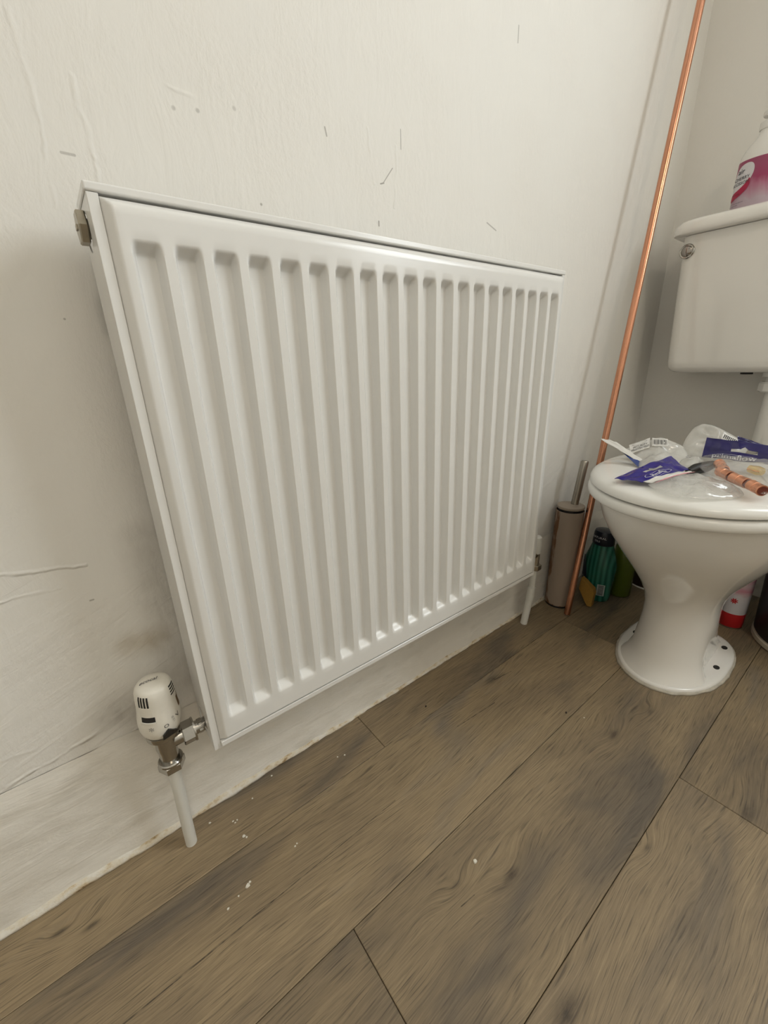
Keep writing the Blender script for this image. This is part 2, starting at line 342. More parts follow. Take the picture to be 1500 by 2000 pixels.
# skirting painted over with the wall, its lower edge lumpy with filler
def strip(name, x0, x1, z0, z1, th, mat, step=0.006, nzr=22, amp=0.002, low=0.0):
    bm = bmesh.new(); nx = int((x1 - x0) / step)
    fr = []
    for i in range(nx + 1):
        x = x0 + (x1 - x0) * i / nx; col = []
        for j in range(nzr + 1):
            v = j / nzr; z = z0 + (z1 - z0) * v
            y = -th * min(1, (1 - v) * 9) - amp * (0.5 + nz(x * 34, 3.1, z * 60)) * min(1, (1 - v) * 7) - low * max(0, 1 - v / 0.16) * (0.6 + 0.9 * abs(nz(x * 18, 7.7, z * 10)))
            z2 = z + (0.004 * nz(x * 26, 1.0, 0) if j == nzr else 0)
            col.append(bm.verts.new((x, min(y, -0.0004), z2)))
        fr.append(col)
    for i in range(nx):
        for j in range(nzr): bm.faces.new((fr[i][j], fr[i + 1][j], fr[i + 1][j + 1], fr[i][j + 1]))
    bb = [bm.verts.new((x0, 0, z0)), bm.verts.new((x1, 0, z0)), bm.verts.new((x1, 0, z1)), bm.verts.new((x0, 0, z1))]
    bm.faces.new(bb)
    return obj(name, bm, mat, None, 4)
struct(strip('baseboard_left', XF + 0.002, 1.372, 0.0005, 0.198, 0.0035, M['skirt'], 0.008, 26, 0.0018, 0.004), 'low skirting painted over in wall cream')
bm = bmesh.new(); rings = []
for i in range(300):
    x = -0.6 + 1.55 * i / 299
    w = 0.005 + 0.004 * max(-0.6, nz(x * 15, 0, 0)) + 0.002 * nz(x * 70, 2, 0); h = (0.0105 if x < 0 else 0.0105 - 0.0035 * min(1, x / .25)) + 0.005 * nz(x * 9, 5, 0) + 0.002 * nz(x * 60, 9, 0)
    y0 = -0.0105
    rings.append([(x, 0.0, 0.0004), (x, y0 + 0.003 - w * 0.7, 0.0004), (x, y0 + 0.0015 - w * 0.35, 0.35 * h), (x, y0 + 0.003, h), (x, 0.0, h)])
loft(bm, rings); struct(obj('trim_1', bm, M['caulk'], None, 4), 'yellowed flaking filler bead along the wall and floor')
bm = bmesh.new(); box(bm, (XB - 0.008, YR + 0.002, 0.0005), (XB - 0.0005, -0.012, 0.11), 0.002); struct(obj('baseboard_back', bm, M['skirt']))
# ------------------------------------------------------------------ radiator
W = 0.692; ZB = 0.197; ZT = 0.7821
rad = thing('radiator', 'large white ribbed panel radiator mounted on the cream wall', 'radiator', (W / 2, -0.07, ZB))
pit = (0.655 - 0.034) / 19; cx0 = 0.0345
def sm(t): t = max(0, min(1, t)); return t * t * (3 - 2 * t)
def groove(x, z):
    k = round((x - cx0) / pit); k = max(0, min(19, k)); dx = abs(x - cx0 - k * pit)
    gx = (0.0122 - dx) / 0.0054
    gz = min((0.7525 - z) / 0.0115, (z - 0.2405) / 0.0115)
    return sm(min(gx, 1)) * sm(min(gz, 1))
def panel_y(x, z):
    e = min((x - 0.0080) / 0.0085, (0.6835 - x) / 0.006, (z - 0.2095) / 0.005, (0.7805 - z) / 0.007)
    e = max(0, min(1, e)); rnd = sm(e) * .55 + .45 * math.sqrt(max(0, 1 - (1 - e) ** 2))
    return -0.0985 - 0.0095 * rnd + 0.0108 * groove(x, z)
xs = [0.0080 + 0.0085 * t for t in (0, .08, .2, .4, .55, .7, .85, 1)]
for k in range(20):
    for d in (-.0135, -.0123, -.0112, -.0102, -.0092, -.0082, -.0072, -.0062, -.004, 0, .004, .0062, .0072, .0082, .0092, .0102, .0112, .0123, .0135): xs.append(cx0 + k * pit + d)
xs += [0.6835 - 0.006 * t for t in (1, .65, .4, .2, .08, 0)]
zs = [0.2095 + 0.005 * t for t in (0, .08, .2, .4, .65, 1)] + [.222, .232] + [.2405 + .0115 * t / 8 for t in range(9)] + [.27, .35, .5, .64, .72] + [.7525 - .0115 * t / 8 for t in range(8, -1, -1)] + [.76, .768] + [0.7805 - 0.007 * t for t in (1, .65, .4, .2, .08, 0)]
bm = bmesh.new()
gv = [[bm.verts.new((x, panel_y(x, z), z)) for z in zs] for x in xs]
for i in range(len(xs) - 1):
    for j in range(len(zs) - 1): bm.faces.new((gv[i][j], gv[i + 1][j], gv[i + 1][j + 1], gv[i][j + 1]))
# returned edge and back so the pressing is a closed body
back = [[bm.verts.new((x, -0.088, z)) for z in (zs[0], zs[-1])] for x in (xs[0], xs[-1])]
bm.faces.new((back[0][0], back[0][1], back[1][1], back[1][0]))
bm.faces.new([gv[i][0] for i in range(len(xs))] + [back[1][0], back[0][0]]); bm.faces.new([gv[i][-1] for i in range(len(xs))] + [back[1][1], back[0][1]])
bm.faces.new([gv[0][j] for j in range(len(zs))] + [back[0][1], back[0][0]]); bm.faces.new([gv[-1][j] for j in range(len(zs))] + [back[1][1], back[1][0]])
obj('front_panel', bm, M['rad'], rad, 0.7)
bm = bmesh.new(); box(bm, (0.0085, -0.1050, 0.2012), (0.6835, -0.090, 0.2086), 0.0008, 1); obj('bottom_flange', bm, M['rad'], rad)
bm = bmesh.new(); box(bm, (0.012, -0.088, 0.210), (0.680, -0.078, 0.778), 0.003); obj('water_panel', bm, M['rad'], rad)
bm = bmesh.new()
zz = []
for i in range(69):
    x = 0.018 + i * 0.0095; zz.append((x, -0.0775 if i % 2 else -0.045))
loft(bm, [[(x, y, 0.225), (x, y, 0.76)] for x, y in zz], False, False, False)
obj('convector_fins', bm, M['rad'], rad)
def plate(bm, x, y0, y1, z0, z1, th, hole=None):
    """thin plate across x, with an optional round hole (y,z,r)"""
    if not hole: box(bm, (x, y0, z0), (x + th, y1, z1)); return
    hy, hz, hr = hole; n = 32; outer = []; inner = []
    for i in range(n):
        a = 2 * PI * (i + 0.5) / n; c, s = math.cos(a), math.sin(a)
        k = min(((y1 - hy) if c > 0 else (hy - y0)) / max(abs(c), 1e-6), ((z1 - hz) if s > 0 else (hz - z0)) / max(abs(s), 1e-6))
        outer.append((hy + c * k, hz + s * k)); inner.append((hy + c * hr, hz + s * hr))
    for cy, cz in ((y0, z0), (y0, z1), (y1, z0), (y1, z1)):
        i = min(range(n), key=lambda i: (outer[i][0] - cy) ** 2 + (outer[i][1] - cz) ** 2); outer[i] = (cy, cz)
    A = [[bm.verts.new((xx, *p)) for p in ring] for xx in (x, x + th) for ring in (outer, inner)]
    for i in range(n):
        j = (i + 1) % n
        for q in ((A[0], A[1]), (A[2], A[3]), (A[1], A[3]), (A[0], A[2])): bm.faces.new((q[0][i], q[0][j], q[1][j], q[1][i]))
for s, x in ((0, 0.0), (1, W - 0.0012)):
    bm = bmesh.new()
    plate(bm, x, -0.1, -0.036, 0.745, ZT, 0.0012, (-0.062, 0.763, 0.0155))
    plate(bm, x, -0.1, -0.036, 0.245, 0.745, 0.0012)
    plate(bm, x, -0.1, -0.036, ZB, 0.245, 0.0012, (-0.062, 0.2185, 0.0165))
    lx = (0.0, 0.0082) if s == 0 else (W - 0.0082, W)
    box(bm, (lx[0], -0.1006, ZB), (lx[1], -0.0992, ZT), 0.0004, 1)
    obj('side_panel', bm, M['rad'], rad)
# top grille: front lip, end caps and slots
bm = bmesh.new()
box(bm, (-0.0012, -0.1012, ZT + 0.0006), (W + 0.0012, -0.095, 0.7895), 0.0016, 3)
box(bm, (-0.0012, -0.042, ZT + 0.0006), (W + 0.0012, -0.036, 0.7895), 0.0016, 3)
for x in (-0.0012, W - 0.0018): box(bm, (x, -0.0965, ZT + 0.0006), (x + 0.003, -0.040, 0.7893), 0.0008, 1)
box(bm, (0.0, -0.0965, 0.7832), (W, -0.041, 0.7838))  # added plate under the open slots, blocks light to keep the gap below dark
x = 0.012
while x < W - 0.012: box(bm, (x, -0.0965, 0.7855), (x + 0.0025, -0.041, 0.7885)); x += 0.0115
obj('top_grille', bm, M['rad'], rad)
# air vent plug through the left side panel
bm = bmesh.new(); lathe(bm, [(0.0075, 0.014), (0.0075, 0.0)], (0, -0.062, 0.7655), 20, axis='X'); hexnut(bm, (-0.0035, -0.062, 0.7655), 'X', 0.0135, 0.007, 0.001)
vp = obj('vent_plug', bm, M['nickel'], rad, 0.5); vp['label'] = 'tarnished nickel hexagonal vent plug'
bm = bmesh.new(); box(bm, (-0.0082, -0.0655, 0.7635), (-0.0068, -0.0585, 0.7675), 0.0003, 1); obj('vent_key_square', bm, M['nickel'], vp)
bm = bmesh.new(); lathe(bm, [(0.0085, 0.020), (0.0085, -0.001)], (W, -0.062, 0.7655), 20, axis='X'); obj('blanking_plug', bm, M['nickel'], rad, 0.5)
# ------------------------------------------------------------------ thermostatic valve
VX, VY = -0.046, -0.052
trv = thing('thermostatic_valve', 'white thermostatic head on a chrome angle valve left of the radiator', 'radiator valve', (VX, VY, 0.16))
PRO = [(0.0165, 0.2155), (0.0195, 0.2185), (0.0222, 0.2235), (0.0238, 0.230), (0.0242, 0.238), (0.0238, 0.248), (0.0228, 0.256), (0.0220, 0.264), (0.0216, 0.272), (0.0214, 0.282), (0.0209, 0.290), (0.0196, 0.2955), (0.0172, 0.2990), (0.012, 0.3015), (0.005, 0.3025)]
PRO = [(r, .3025 - (.3025 - z) * .885) for r, z in PRO]
TILT = Matrix.Translation((VX, VY, 0.215)) @ Matrix.Rotation(math.radians(2.0), 4, 'Y') @ Matrix.Rotation(math.radians(2.5), 4, 'X') @ Matrix.Translation((-VX, -VY, -0.215))
def hr(z):
    for (r0, z0), (r1, z1) in zip(PRO, PRO[1:]):
        if z0 <= z <= z1: return r0 + (r1 - r0) * (z - z0) / (z1 - z0)
    return 0.005
def hp(az, z, off=0.0):          # az measured from the room side (-y), to the right
    a = math.radians(az); r = hr(z) + off
    return TILT @ Vector((VX + r * math.sin(a), VY - r * math.cos(a), z))
bm = bmesh.new(); lathe(bm, [(0.003, PRO[0][1])] + PRO, (VX, VY, 0), 48); bm.transform(TILT); head = obj('thermostatic_head', bm, M['trvwhite'], trv, 1.2)
def ztop(r):
    tp = PRO[-6:]
    for (r0, z0), (r1, z1) in zip(tp, tp[1:]):
        if r1 <= r <= r0: return z0 + (z1 - z0) * (r0 - r) / (r0 - r1)
    return PRO[-1][1]
def head_patch(name, az0, az1, z0, z1, off, mat, parent, na=8, nzz=4, depth=0.0006):
    bm = bmesh.new()
    rings = []
    for i in range(na + 1):
        az = az0 + (az1 - az0) * i / na
        outer = [hp(az, z0 + (z1 - z0) * j / nzz, off) for j in range(nzz + 1)]
        inner = [hp(az, z0 + (z1 - z0) * j / nzz, off - depth) for j in range(nzz, -1, -1)]
        rings.append(outer + inner)
    loft(bm, rings); return obj(name, bm, mat, parent, 0.6)
for az in (-58, -48.5, -39, -29.5): head_patch('slot', az - 2.6, az + 2.6, 0.2805, 0.2945, 0.0003, M['dark'], head, 2)
head_patch('recess_panel', -58, -22, 0.2670, 0.2795, 0.0003, M['trvwhite'], head, 8)
head_patch('indicator_window', -56, -16, 0.2600, 0.2665, 0.0003, M['dark'], head, 8)
head_patch('indicator_window', -58, -15, 0.2580, 0.2598, 0.0012, M['trvwhite'], head, 8, depth=0.0014)['label'] = 'raised white lip under the window'
for z in (0.2835, 0.2875, 0.2915, 0.295): head_patch('slot', 44, 74, z - 0.0009, z + 0.0009, 0.0002, M['dark'], head, 6, 1)
head_patch('finger_opening', 66, 92, 0.258, 0.273, 0.0003, simple('brown_recess', (0.16, 0.09, 0.04), 0.7), head, 6)
def head_text(body, size, az, z, rot=0.0, mat='ink'):
    c, s = math.cos(rot), math.sin(rot)
    write('marking', body, size, lambda x, y: hp(az + math.degrees((x * c - y * s) / hr(z)), z + x * s + y * c, 0.0007), M[mat], head)
head_text('V', 0.0090, 46, 0.2530, 0.25); head_text('O', 0.0070, 8, 0.2490); head_text('*', 0.014, -30, 0.2475, 0, 'greyink'); head_text('I II III', 0.0042, 30, 0.2530, 1.75, 'greyink')
write('marking', 'ecocal', 0.0078, lambda x, y: TILT @ Vector((VX - 0.0035 + x * 0.97 + y * 0.42, VY + 0.001 - 0.05 * x + y * 0.9, ztop(math.hypot(-0.0035 + x * .97 + y * .42, .001 - .05 * x + y * .9)) + .0006)), M['ink'], head)
bm = bmesh.new(); rings = []
lathe(bm, [(0.010, 0.2165), (0.0185, 0.2175), (0.0192, 0.2195), (0.0192, 0.2245), (0.0170, 0.2255)], (VX, VY, 0), 32)
obj('collar', bm, M['chrome'], trv, 0.6)
bm = bmesh.new(); lathe(bm, [(0.0170, 0.2245), (0.0178, 0.2250), (0.0178, 0.2275), (0.0165, 0.2280)], (VX, VY, 0), 32); obj('seal_ring', bm, M['black'], trv, 0.6)
bm = bmesh.new(); ring = []
for pts in ((0.0002,), (0.0030,)):
    ring.append([hp(az, z, pts[0]) + Vector((0, -0.0006, 0)) for az, z in ((-8, 0.2262), (36, 0.2262), (38, 0.2330), (10, 0.2445), (-6, 0.2375))])
loft(bm, ring); obj('pointer', bm, M['black'], trv)
bm = bmesh.new(); lathe(bm, [(0.0105, 0.168), (0.0112, 0.172), (0.0112, 0.190), (0.0125, 0.197), (0.0125, 0.2175)], (VX, VY, 0), 28); 
lathe(bm, [(0.0098, 0.0), (0.0098, 0.020)], (VX, VY, 0.2015), 24, axis='X')
obj('valve_body', bm, M['chrome'], trv, 0.6)
bm = bmesh.new(); hexnut(bm, (VX, VY, 0.1665), 'Z', 0.0162, 0.0115, 0.0014); lathe(bm, [(0.0150, 0.1715), (0.0150, 0.1745), (0.0138, 0.1760), (0.0115, 0.1760)], (VX, VY, 0), 28); obj('pipe_nut', bm, M['chrome'], trv, 0.5)
bm = bmesh.new(); hexnut(bm, (VX + 0.0265, VY, 0.2015), 'X', 0.0150, 0.0150, 0.0012); lathe(bm, [(0.0158, 0.0), (0.0158, 0.0022)], (VX + 0.0325, VY, 0.2015), 28, axis='X'); obj('union_nut', bm, M['chrome'], trv, 0.5)
bm = bmesh.new(); lathe(bm, [(0.0088, 0.030), (0.0088, 0.070)], (VX, VY, 0.2015), 24, axis='X'); hexnut(bm, (VX + 0.0415, VY, 0.2015), 'X', 0.0098, 0.0055, 0.0006)
obj('tail_piece', bm, M['chrome'], trv, 0.5)
bm = bmesh.new()
tube(bm, [(VX, VY, 0.165), (VX - 0.0005, VY + 0.003, 0.12), (VX - 0.002, VY + 0.008, 0.05), (VX - 0.003, VY + 0.0105, 0.0002)], 0.0076, 20)
tag(obj('radiator_pipe', bm, M['whitepipe'], None, 1.0), 'white painted pipe rising from the floor into the thermostatic valve', 'pipe', 'radiator pipes')
# lockshield valve at the far end
LX, LY = 0.779, -0.05
lv = thing('lockshield_valve', 'small white capped valve at the far end of the radiator', 'radiator valve', (LX, LY, 0.15))
bm = bmesh.new(); lathe(bm, [(0.0098, 0.205), (0.0108, 0.208), (0.0108, 0.236), (0.0098, 0.240), (0.0098, 0.246), (0.007, 0.249)], (LX, LY, 0), 20); obj('cap', bm, M['whitepipe'], lv, 0.6)
bm = bmesh.new(); lathe(bm, [(0.0088, 0.172), (0.0088, 0.206)], (LX, LY, 0), 20); lathe(bm, [(0.0082, -0.095), (0.0082, 0.0)], (LX, LY, 0.2015), 20, axis='X'); obj('valve_body', bm, M['nickel'], lv, 0.6)
bm = bmesh.new(); hexnut(bm, (LX, LY, 0.168), 'Z', 0.0148, 0.014); obj('pipe_nut', bm, M['nickel'], lv, 0.5)
bm = bmesh.new(); hexnut(bm, (LX - 0.030, LY, 0.2015), 'X', 0.014, 0.014); obj('union_nut', bm, M['nickel'], lv, 0.5)
bm = bmesh.new()
tube(bm, [(LX, LY, 0.165), (LX, LY + 0.003, 0.110), (LX, LY + 0.003, 0.1095), (LX - 0.001, LY + 0.005, 0.075), (LX - 0.001, LY + 0.005, 0.0745), (LX - 0.005, LY + 0.012, 0.0002)], [0.0078, 0.0078, 0.0095, 0.0098, 0.0086, 0.0088], 18)
tag(obj('radiator_pipe', bm, M['whitepipe'], None, 0.8), 'chipped white pipe under the far end of the radiator near the brush', 'pipe', 'radiator pipes')
# ------------------------------------------------------------------ copper pipe leaning in the corner
bm = bmesh.new(); tube(bm, [(0.893, -0.090, 0.002), (1.0265, -0.074, 0.66), (1.158, -0.059, 1.315), (1.3635, -0.0355, 2.339)], 0.0078, 20)
tag(obj('copper_pipe', bm, M['copper'], None, 1.0), 'long loose copper pipe leaning in the corner beside the toilet', 'pipe')
# ------------------------------------------------------------------ toilet pan
TY = -0.325
def egg(xf, xb, hw, z, n=56, p=2.0, q=2.25, yc=TY, xm=0.52):
    xc = xf + (xb - xf) * xm; pts = []
    for i in range(n):
        t = 2 * PI * i / n; c, s = math.cos(t), math.sin(t)
        e = p if c > 0 else q
        x = (xc - (xc - xf) * abs(c) ** (2 / e)) if c > 0 else (xc + (xb - xc) * abs(c) ** (2 / e))
        pts.append((x, yc + hw * math.copysign(abs(s) ** (2 / e), s), z))
    return pts
wc = thing('toilet', 'white ceramic toilet with closed lid standing beside the radiator', 'toilet', (0.92, TY, 0))
bm = bmesh.new()
pan = [(0.0, .780, 1.072, .098), (.006, .779, 1.072, .098), (.012, .783, 1.066, .095), (.022, .791, 1.050, .086), (.045, .800, 1.032, .074), (.08, .806, 1.020, .068), (.12, .808, 1.012, .064), (.155, .803, 1.012, .064),
       (.185, .792, 1.020, .070), (.215, .774, 1.035, .083), (.25, .746, 1.055, .104), (.285, .716, 1.075, .126), (.32, .688, 1.090, .146), (.355, .664, 1.10, .160), (.385, .650, 1.105, .166), (.400, .647, 1.106, .167), (.404, .652, 1.10, .162)]
def squeeze(r):
    out = []
    for x, y, z in r:
        if z < .11:
            f = max(0, min(1, (x - .845) / .07)); f = f * f * (3 - 2 * f) * min(1, (.11 - z) / .05); d = y - TY; lim = .060
            if abs(d) > lim: d = math.copysign(abs(d) * (1 - f) + (lim + (abs(d) - lim) * .12) * f, d)
            y = TY + d
        out.append((x, y, z))
    return out
loft(bm, [squeeze(egg(xf, xb, hw, z)) for z, xf, xb, hw in pan])
# shelf of the pan carrying the hinges and the flush inlet, and the trap behind
box(bm, (1.04, TY - 0.085, 0.33), (1.165, TY + 0.085, 0.402), 0.018, 3)
tube(bm, [(1.01, TY, 0.22), (1.07, TY + .02, 0.24), (1.12, TY + .038, 0.23), (1.20, TY + .04, 0.19), (1.30, TY + .04, 0.18), (XB - 0.012, TY + .04, 0.18)], [.045, .046, .045, .043, .043, .043], 20)
tube(bm, [(1.03, TY, 0.02), (1.045, TY, 0.10), (1.06, TY, 0.20)], [.012, .012, .014], 12)
obj('pan', bm, M['ceramic'], wc, 1.0)
# screw flange at the foot
bm = bmesh.new(); loft(bm, [egg(.777 + d, 1.077 - d, .1005 - d, z, q=3.0, p=2.1) for z, d in ((0.0, 0), (.006, 0), (.009, .0012), (.0108, .004), (.0113, .010), (.0115, .03))])
fl = obj('foot_flange', bm, M['ceramic'], wc, 0.9)
for s_ in (-1, 1):
    for x, y in ((1.022, 0.072), (0.932, 0.081)):
        bm = bmesh.new(); lathe(bm, [(0.0062, 0.0105), (0.0062, 0.0119)], (x, TY + s_ * y, 0), 18, 1.25, .9); obj('screw_hole', bm, M['dark'], fl)
# irregular sealant round the foot
bm = bmesh.new(); rings = []
def foot(t):
    e = egg(.776, 1.078, .1012, 0, 200, q=3.0, p=2.1); x, y, z = e[int(t * 200) % 200]
    return x, y
for i in range(120):
    x, y = foot(i / 120); d = Vector((x - 0.93, y - TY, 0)).normalized()
    w = 0.0035 + 0.0022 * nz(x * 40, y * 40, 1) + 0.0012 * nz(x * 120, y * 120, 4); h = 0.005 + 0.002 * nz(x * 50, y * 50, 8)
    rings.append([(x - d.x * .004, y - d.y * .004, 0.0003), (x + d.x * w, y + d.y * w, 0.0003), (x + d.x * w * .6, y + d.y * w * .6, h * .6), (x - d.x * .001, y - d.y * .001, h), (x - d.x * .004, y - d.y * .004, h)])
rings.append(rings[0]); loft(bm, rings, False, False)
bmesh.ops.remove_doubles(bm, verts=bm.verts[:], dist=1e-6)
obj('sealant_bead', bm, simple('old_sealant', (0.70, 0.64, 0.53), 0.7, var=0.3, nscale=60), wc, 4)
# seat ring and lid
bm = bmesh.new()
so = dict(xf=.624, xb=1.075, hw=.182)
def ringpts(d, z): return egg(so['xf'] + d, so['xb'] - d, so['hw'] - d, z, 72)
loft(bm, [ringpts(.004, .4045), ringpts(.001, .4065), ringpts(0, .411), ringpts(.0005, .417), ringpts(.003, .4215), ringpts(.008, .4235)], True, True)
obj('seat', bm, M['plastic'], wc, 0.9)
bm = bmesh.new()
loft(bm, [ringpts(.010, .4245), ringpts(.005, .4255), ringpts(.002, .4275), ringpts(.0018, .431), ringpts(.004, .4365), ringpts(.009, .4405), ringpts(.018, .4435), ringpts(.035, .4455), ringpts(.07, .4468), ringpts(.11, .4475), ringpts(.15, .448)])
obj('seat_lid', bm, M['plastic'], wc, 0.9)
bm = bmesh.new(); lathe(bm, [(.012, -.018), (.012, .018)], (1.085, TY - .075, .420), 16, axis='Y'); obj('hinge', bm, M['plastic'], wc, .6)
bm = bmesh.new(); lathe(bm, [(.012, -.018), (.012, .018)], (1.085, TY + .075, .420), 16, axis='Y'); obj('hinge', bm, M['plastic'], wc, .6)
# ------------------------------------------------------------------ cistern
def rrect(x0, x1, y0, y1, r, z, n=7):
    pts = []
    for cx, cy, a0 in ((x1 - r, y1 - r, 0), (x0 + r, y1 - r, 90), (x0 + r, y0 + r, 180), (x1 - r, y0 + r, 270)):
        for i in range(n + 1):
            a = math.radians(a0 + 90 * i / n); pts.append((cx + r * math.cos(a), cy + r * math.sin(a), z))
    return pts
ci = thing('cistern', 'white ceramic cistern on the wall above the toilet', 'cistern', (1.28, TY, 0.6))
bm = bmesh.new(); rings = []
for z, d in ((.602, .022), (.6035, .014), (.608, .007), (.616, .002), (.63, 0.0), (.76, -.005), (.905, -.010)):
    rings.append(rrect(1.206 + d, XB - 0.004, TY - .227 + d, TY + .227 - d, .028, z))
loft(bm, rings); obj('tank', bm, M['ceramic'], ci, 0.9)
bm = bmesh.new(); rings = []
for z, d in ((.906, .004), (.908, .001), (.916, 0), (.926, .002), (.933, .007), (.9375, .016), (.9405, .035), (.9415, .06)):
    rings.append(rrect(1.178 + d, XB - 0.003 - d * .3, TY - .257 + d, TY + .257 - d, .034, z))
loft(bm, rings); obj('tank_lid', bm, M['ceramic'], ci, 0.9)
bm = bmesh.new(); BYY, BZZ = -0.106, 0.873
lathe(bm, [(.0155, .008), (.0155, -.003), (.0140, -.0045), (.0125, -.004)], (1.198, BYY, BZZ), 32, axis='X'); fb = obj('flush_button', bm, M['chrome'], ci, .6)
bm = bmesh.new(); lathe(bm, [(.0122, .004), (.0122, -.0035), (.009, -.0065), (.003, -.0075)], (1.198, BYY, BZZ), 28, axis='X'); obj('button_dome', bm, simple('worn_chrome', (0.36, 0.33, 0.30), 0.14, 1.0, var=.1), fb, 1.2)
bm = bmesh.new(); lathe(bm, [(.012, .5965), (.012, .603)], (1.272, TY + .068, 0), 18); obj('bolt_washer', bm, M['black'], ci, .6)
fp = thing('flush_pipe', 'white plastic flush pipe running down from the cistern to the pan', 'pipe', (1.28, TY + .005, 0.40))
bm = bmesh.new(); tube(bm, [(1.28, TY + .005, .562), (1.28, TY + .005, .47), (1.276, TY + .004, .43), (1.262, TY, .40), (1.235, TY, .383), (1.1665, TY, .372)], [.0215, .0225, .0235, .0235, .0235, .0235], 24); obj('pipe', bm, M['plastic'], fp, 1.0)
bm = bmesh.new(); lathe(bm, [(.034, .557), (.0365, .560), (.0365, .576), (.034, .580)], (1.28, TY + .005, 0), 10); obj('nut', bm, M['plastic'], fp, .5)
bm = bmesh.new(); lathe(bm, [(.027, .580), (.027, .590), (.035, .591), (.035, .6012)], (1.28, TY + .005, 0), 24); obj('collar', bm, M['plastic'], fp, .6)
# ------------------------------------------------------------------ soap bottle on the cistern
SX, SY, SZ = 1.272, -0.190, 0.9405
sb = thing('soap_bottle', 'white pump soap bottle with pink cherry blossom label on the cistern', 'soap bottle', (SX, SY, SZ))
def sring(z, a, b, n=40): return [(SX + b * math.cos(2 * PI * i / n), SY + a * math.sin(2 * PI * i / n), SZ + z) for i in range(n)]
bm = bmesh.new(); prof = [(0, .036, .022), (.003, .0385, .0245), (.06, .0385, .0245), (.098, .0385, .0245), (.108, .037, .0238), (.118, .0325, .0215), (.128, .025, .018), (.136, .0175, .0155), (.142, .0145, .0145), (.150, .0135, .0135)]
loft(bm, [sring(z, a, b) for z, a, b in prof]); obj('bottle', bm, M['plastic'], sb, 1.0)
bm = bmesh.new(); lathe(bm, [(.0155, .149), (.0160, .151), (.0160, .162), (.012, .164), (.006, .165), (.006, .172), (.0125, .172), (.0140, .174), (.0140, .180), (.010, .183)], (SX, SY, SZ), 28)
tube(bm, [(SX, SY, SZ + .178), (SX - .012, SY - .018, SZ + .1785), (SX - .022, SY - .034, SZ + .1745), (SX - .023, SY - .036, SZ + .171)], [.0055, .005, .0045, .004], 12)
obj('pump', bm, M['plastic'], sb, .6)
def label_mat():
    n = NT('blossom_label'); P = n.pos(); z = n.n('ShaderNodeSeparateXYZ', {0: P}).outputs[2]; y = n.n('ShaderNodeSeparateXYZ', {0: P}).outputs[1]
    f = n.noise(n.scale(P, (1, 1, .35)), 60, 3, .5, 1.0)
    g = n.n('ShaderNodeMapRange', {0: n.math('ADD', z, n.math('MULTIPLY', f, .03)), 1: SZ + .03, 2: SZ + .105}).outputs[0]
    n.set(color=n.ramp(g, [(0.1, (0.46, 0.36, 0.41)), (0.45, (0.42, 0.15, 0.23)), (0.62, (0.32, 0.035, 0.11)), (0.9, (0.32, 0.06, 0.13))]), rough=0.3); return n.m
def wrap(az, z, off=0.0):     # az from the room side (-x), positive towards the radiator wall
    a = math.radians(az); return Vector((SX - (.0245 + off) * math.cos(a), SY + (.0385 + off) * math.sin(a), SZ + z))
bm = bmesh.new()
loft(bm, [[wrap(-85 + 170 * i / 30, z, o) for i in range(31)] + [wrap(85 - 170 * i / 30, z, o - .0004) for i in range(31)] for z, o in ((.008, .0004), (.05, .0004), (.098, .0004))])
lab = obj('label', bm, label_mat(), sb, 1.0)
def az_of(dy): return math.degrees(math.asin(max(-1, min(1, dy / .0389))))
def flat(y, z, off): return wrap(az_of(y - SY), z, off)
# white swoosh panel and crimson petal printed on the label
def smooth_loop(pts, k=5):
    out = []; m_ = len(pts)
    for i in range(m_):
        p0, p1, p2, p3 = pts[i - 1], pts[i], pts[(i + 1) % m_], pts[(i + 2) % m_]
        for j in range(k):
            f = j / k; out.append(tuple(.5 * (2 * b + (c - a) * f + (2 * a - 5 * b + 4 * c - d) * f * f + (3 * b - a - 3 * c + d) * f ** 3) for a, b, c, d in zip(p0, p1, p2, p3)))
    return out
def blob(name, pts, off, mat, parent):
    pts = smooth_loop(pts)
    bm = bmesh.new(); n = len(pts); cy = sum(p[0] for p in pts) / n; cz = sum(p[1] for p in pts) / n
    rings = [[flat(SY + cy + (y - cy) * k, cz + (z - cz) * k, off) for y, z in pts] for k in (1, .75, .5, .25, .02)]
    loft(bm, rings, False, True); return obj(name, bm, mat, parent)
blob('white_panel', [(.036, .040), (.0365, .060), (.034, .078), (.029, .088), (.020, .092), (.010, .091), (.004, .084), (.003, .072), (.007, .060), (.014, .050), (.024, .042), (.033, .037)], .0010, simple('label_white', (.72, .70, .72), .4), lab)
blob('crimson_petal', [(.0365, .036), (.033, .041), (.024, .046), (.014, .054), (.008, .063), (.006, .052), (.010, .042), (.019, .034), (.029, .029), (.0362, .025)], .0013, simple('label_crimson', (.42, .01, .06), .35), lab)
for body, size, cy, cz in (('air', .0135, .0255, .0785), ('CHERRY', .0088, .0225, .0655), ('BLOSSOM', .0085, .0235, .0565), ('moisturising', .0035, .028, .037), ('enriched with glycerine', .0028, .022, .020), ('hand wash', .0030, .0255, .0155)):
    write('lettering', body, size, lambda x, y, cy=cy, cz=cz: flat(SY + cy - x * .85, cz + y + x * .02, .0016), M['ink'], lab)
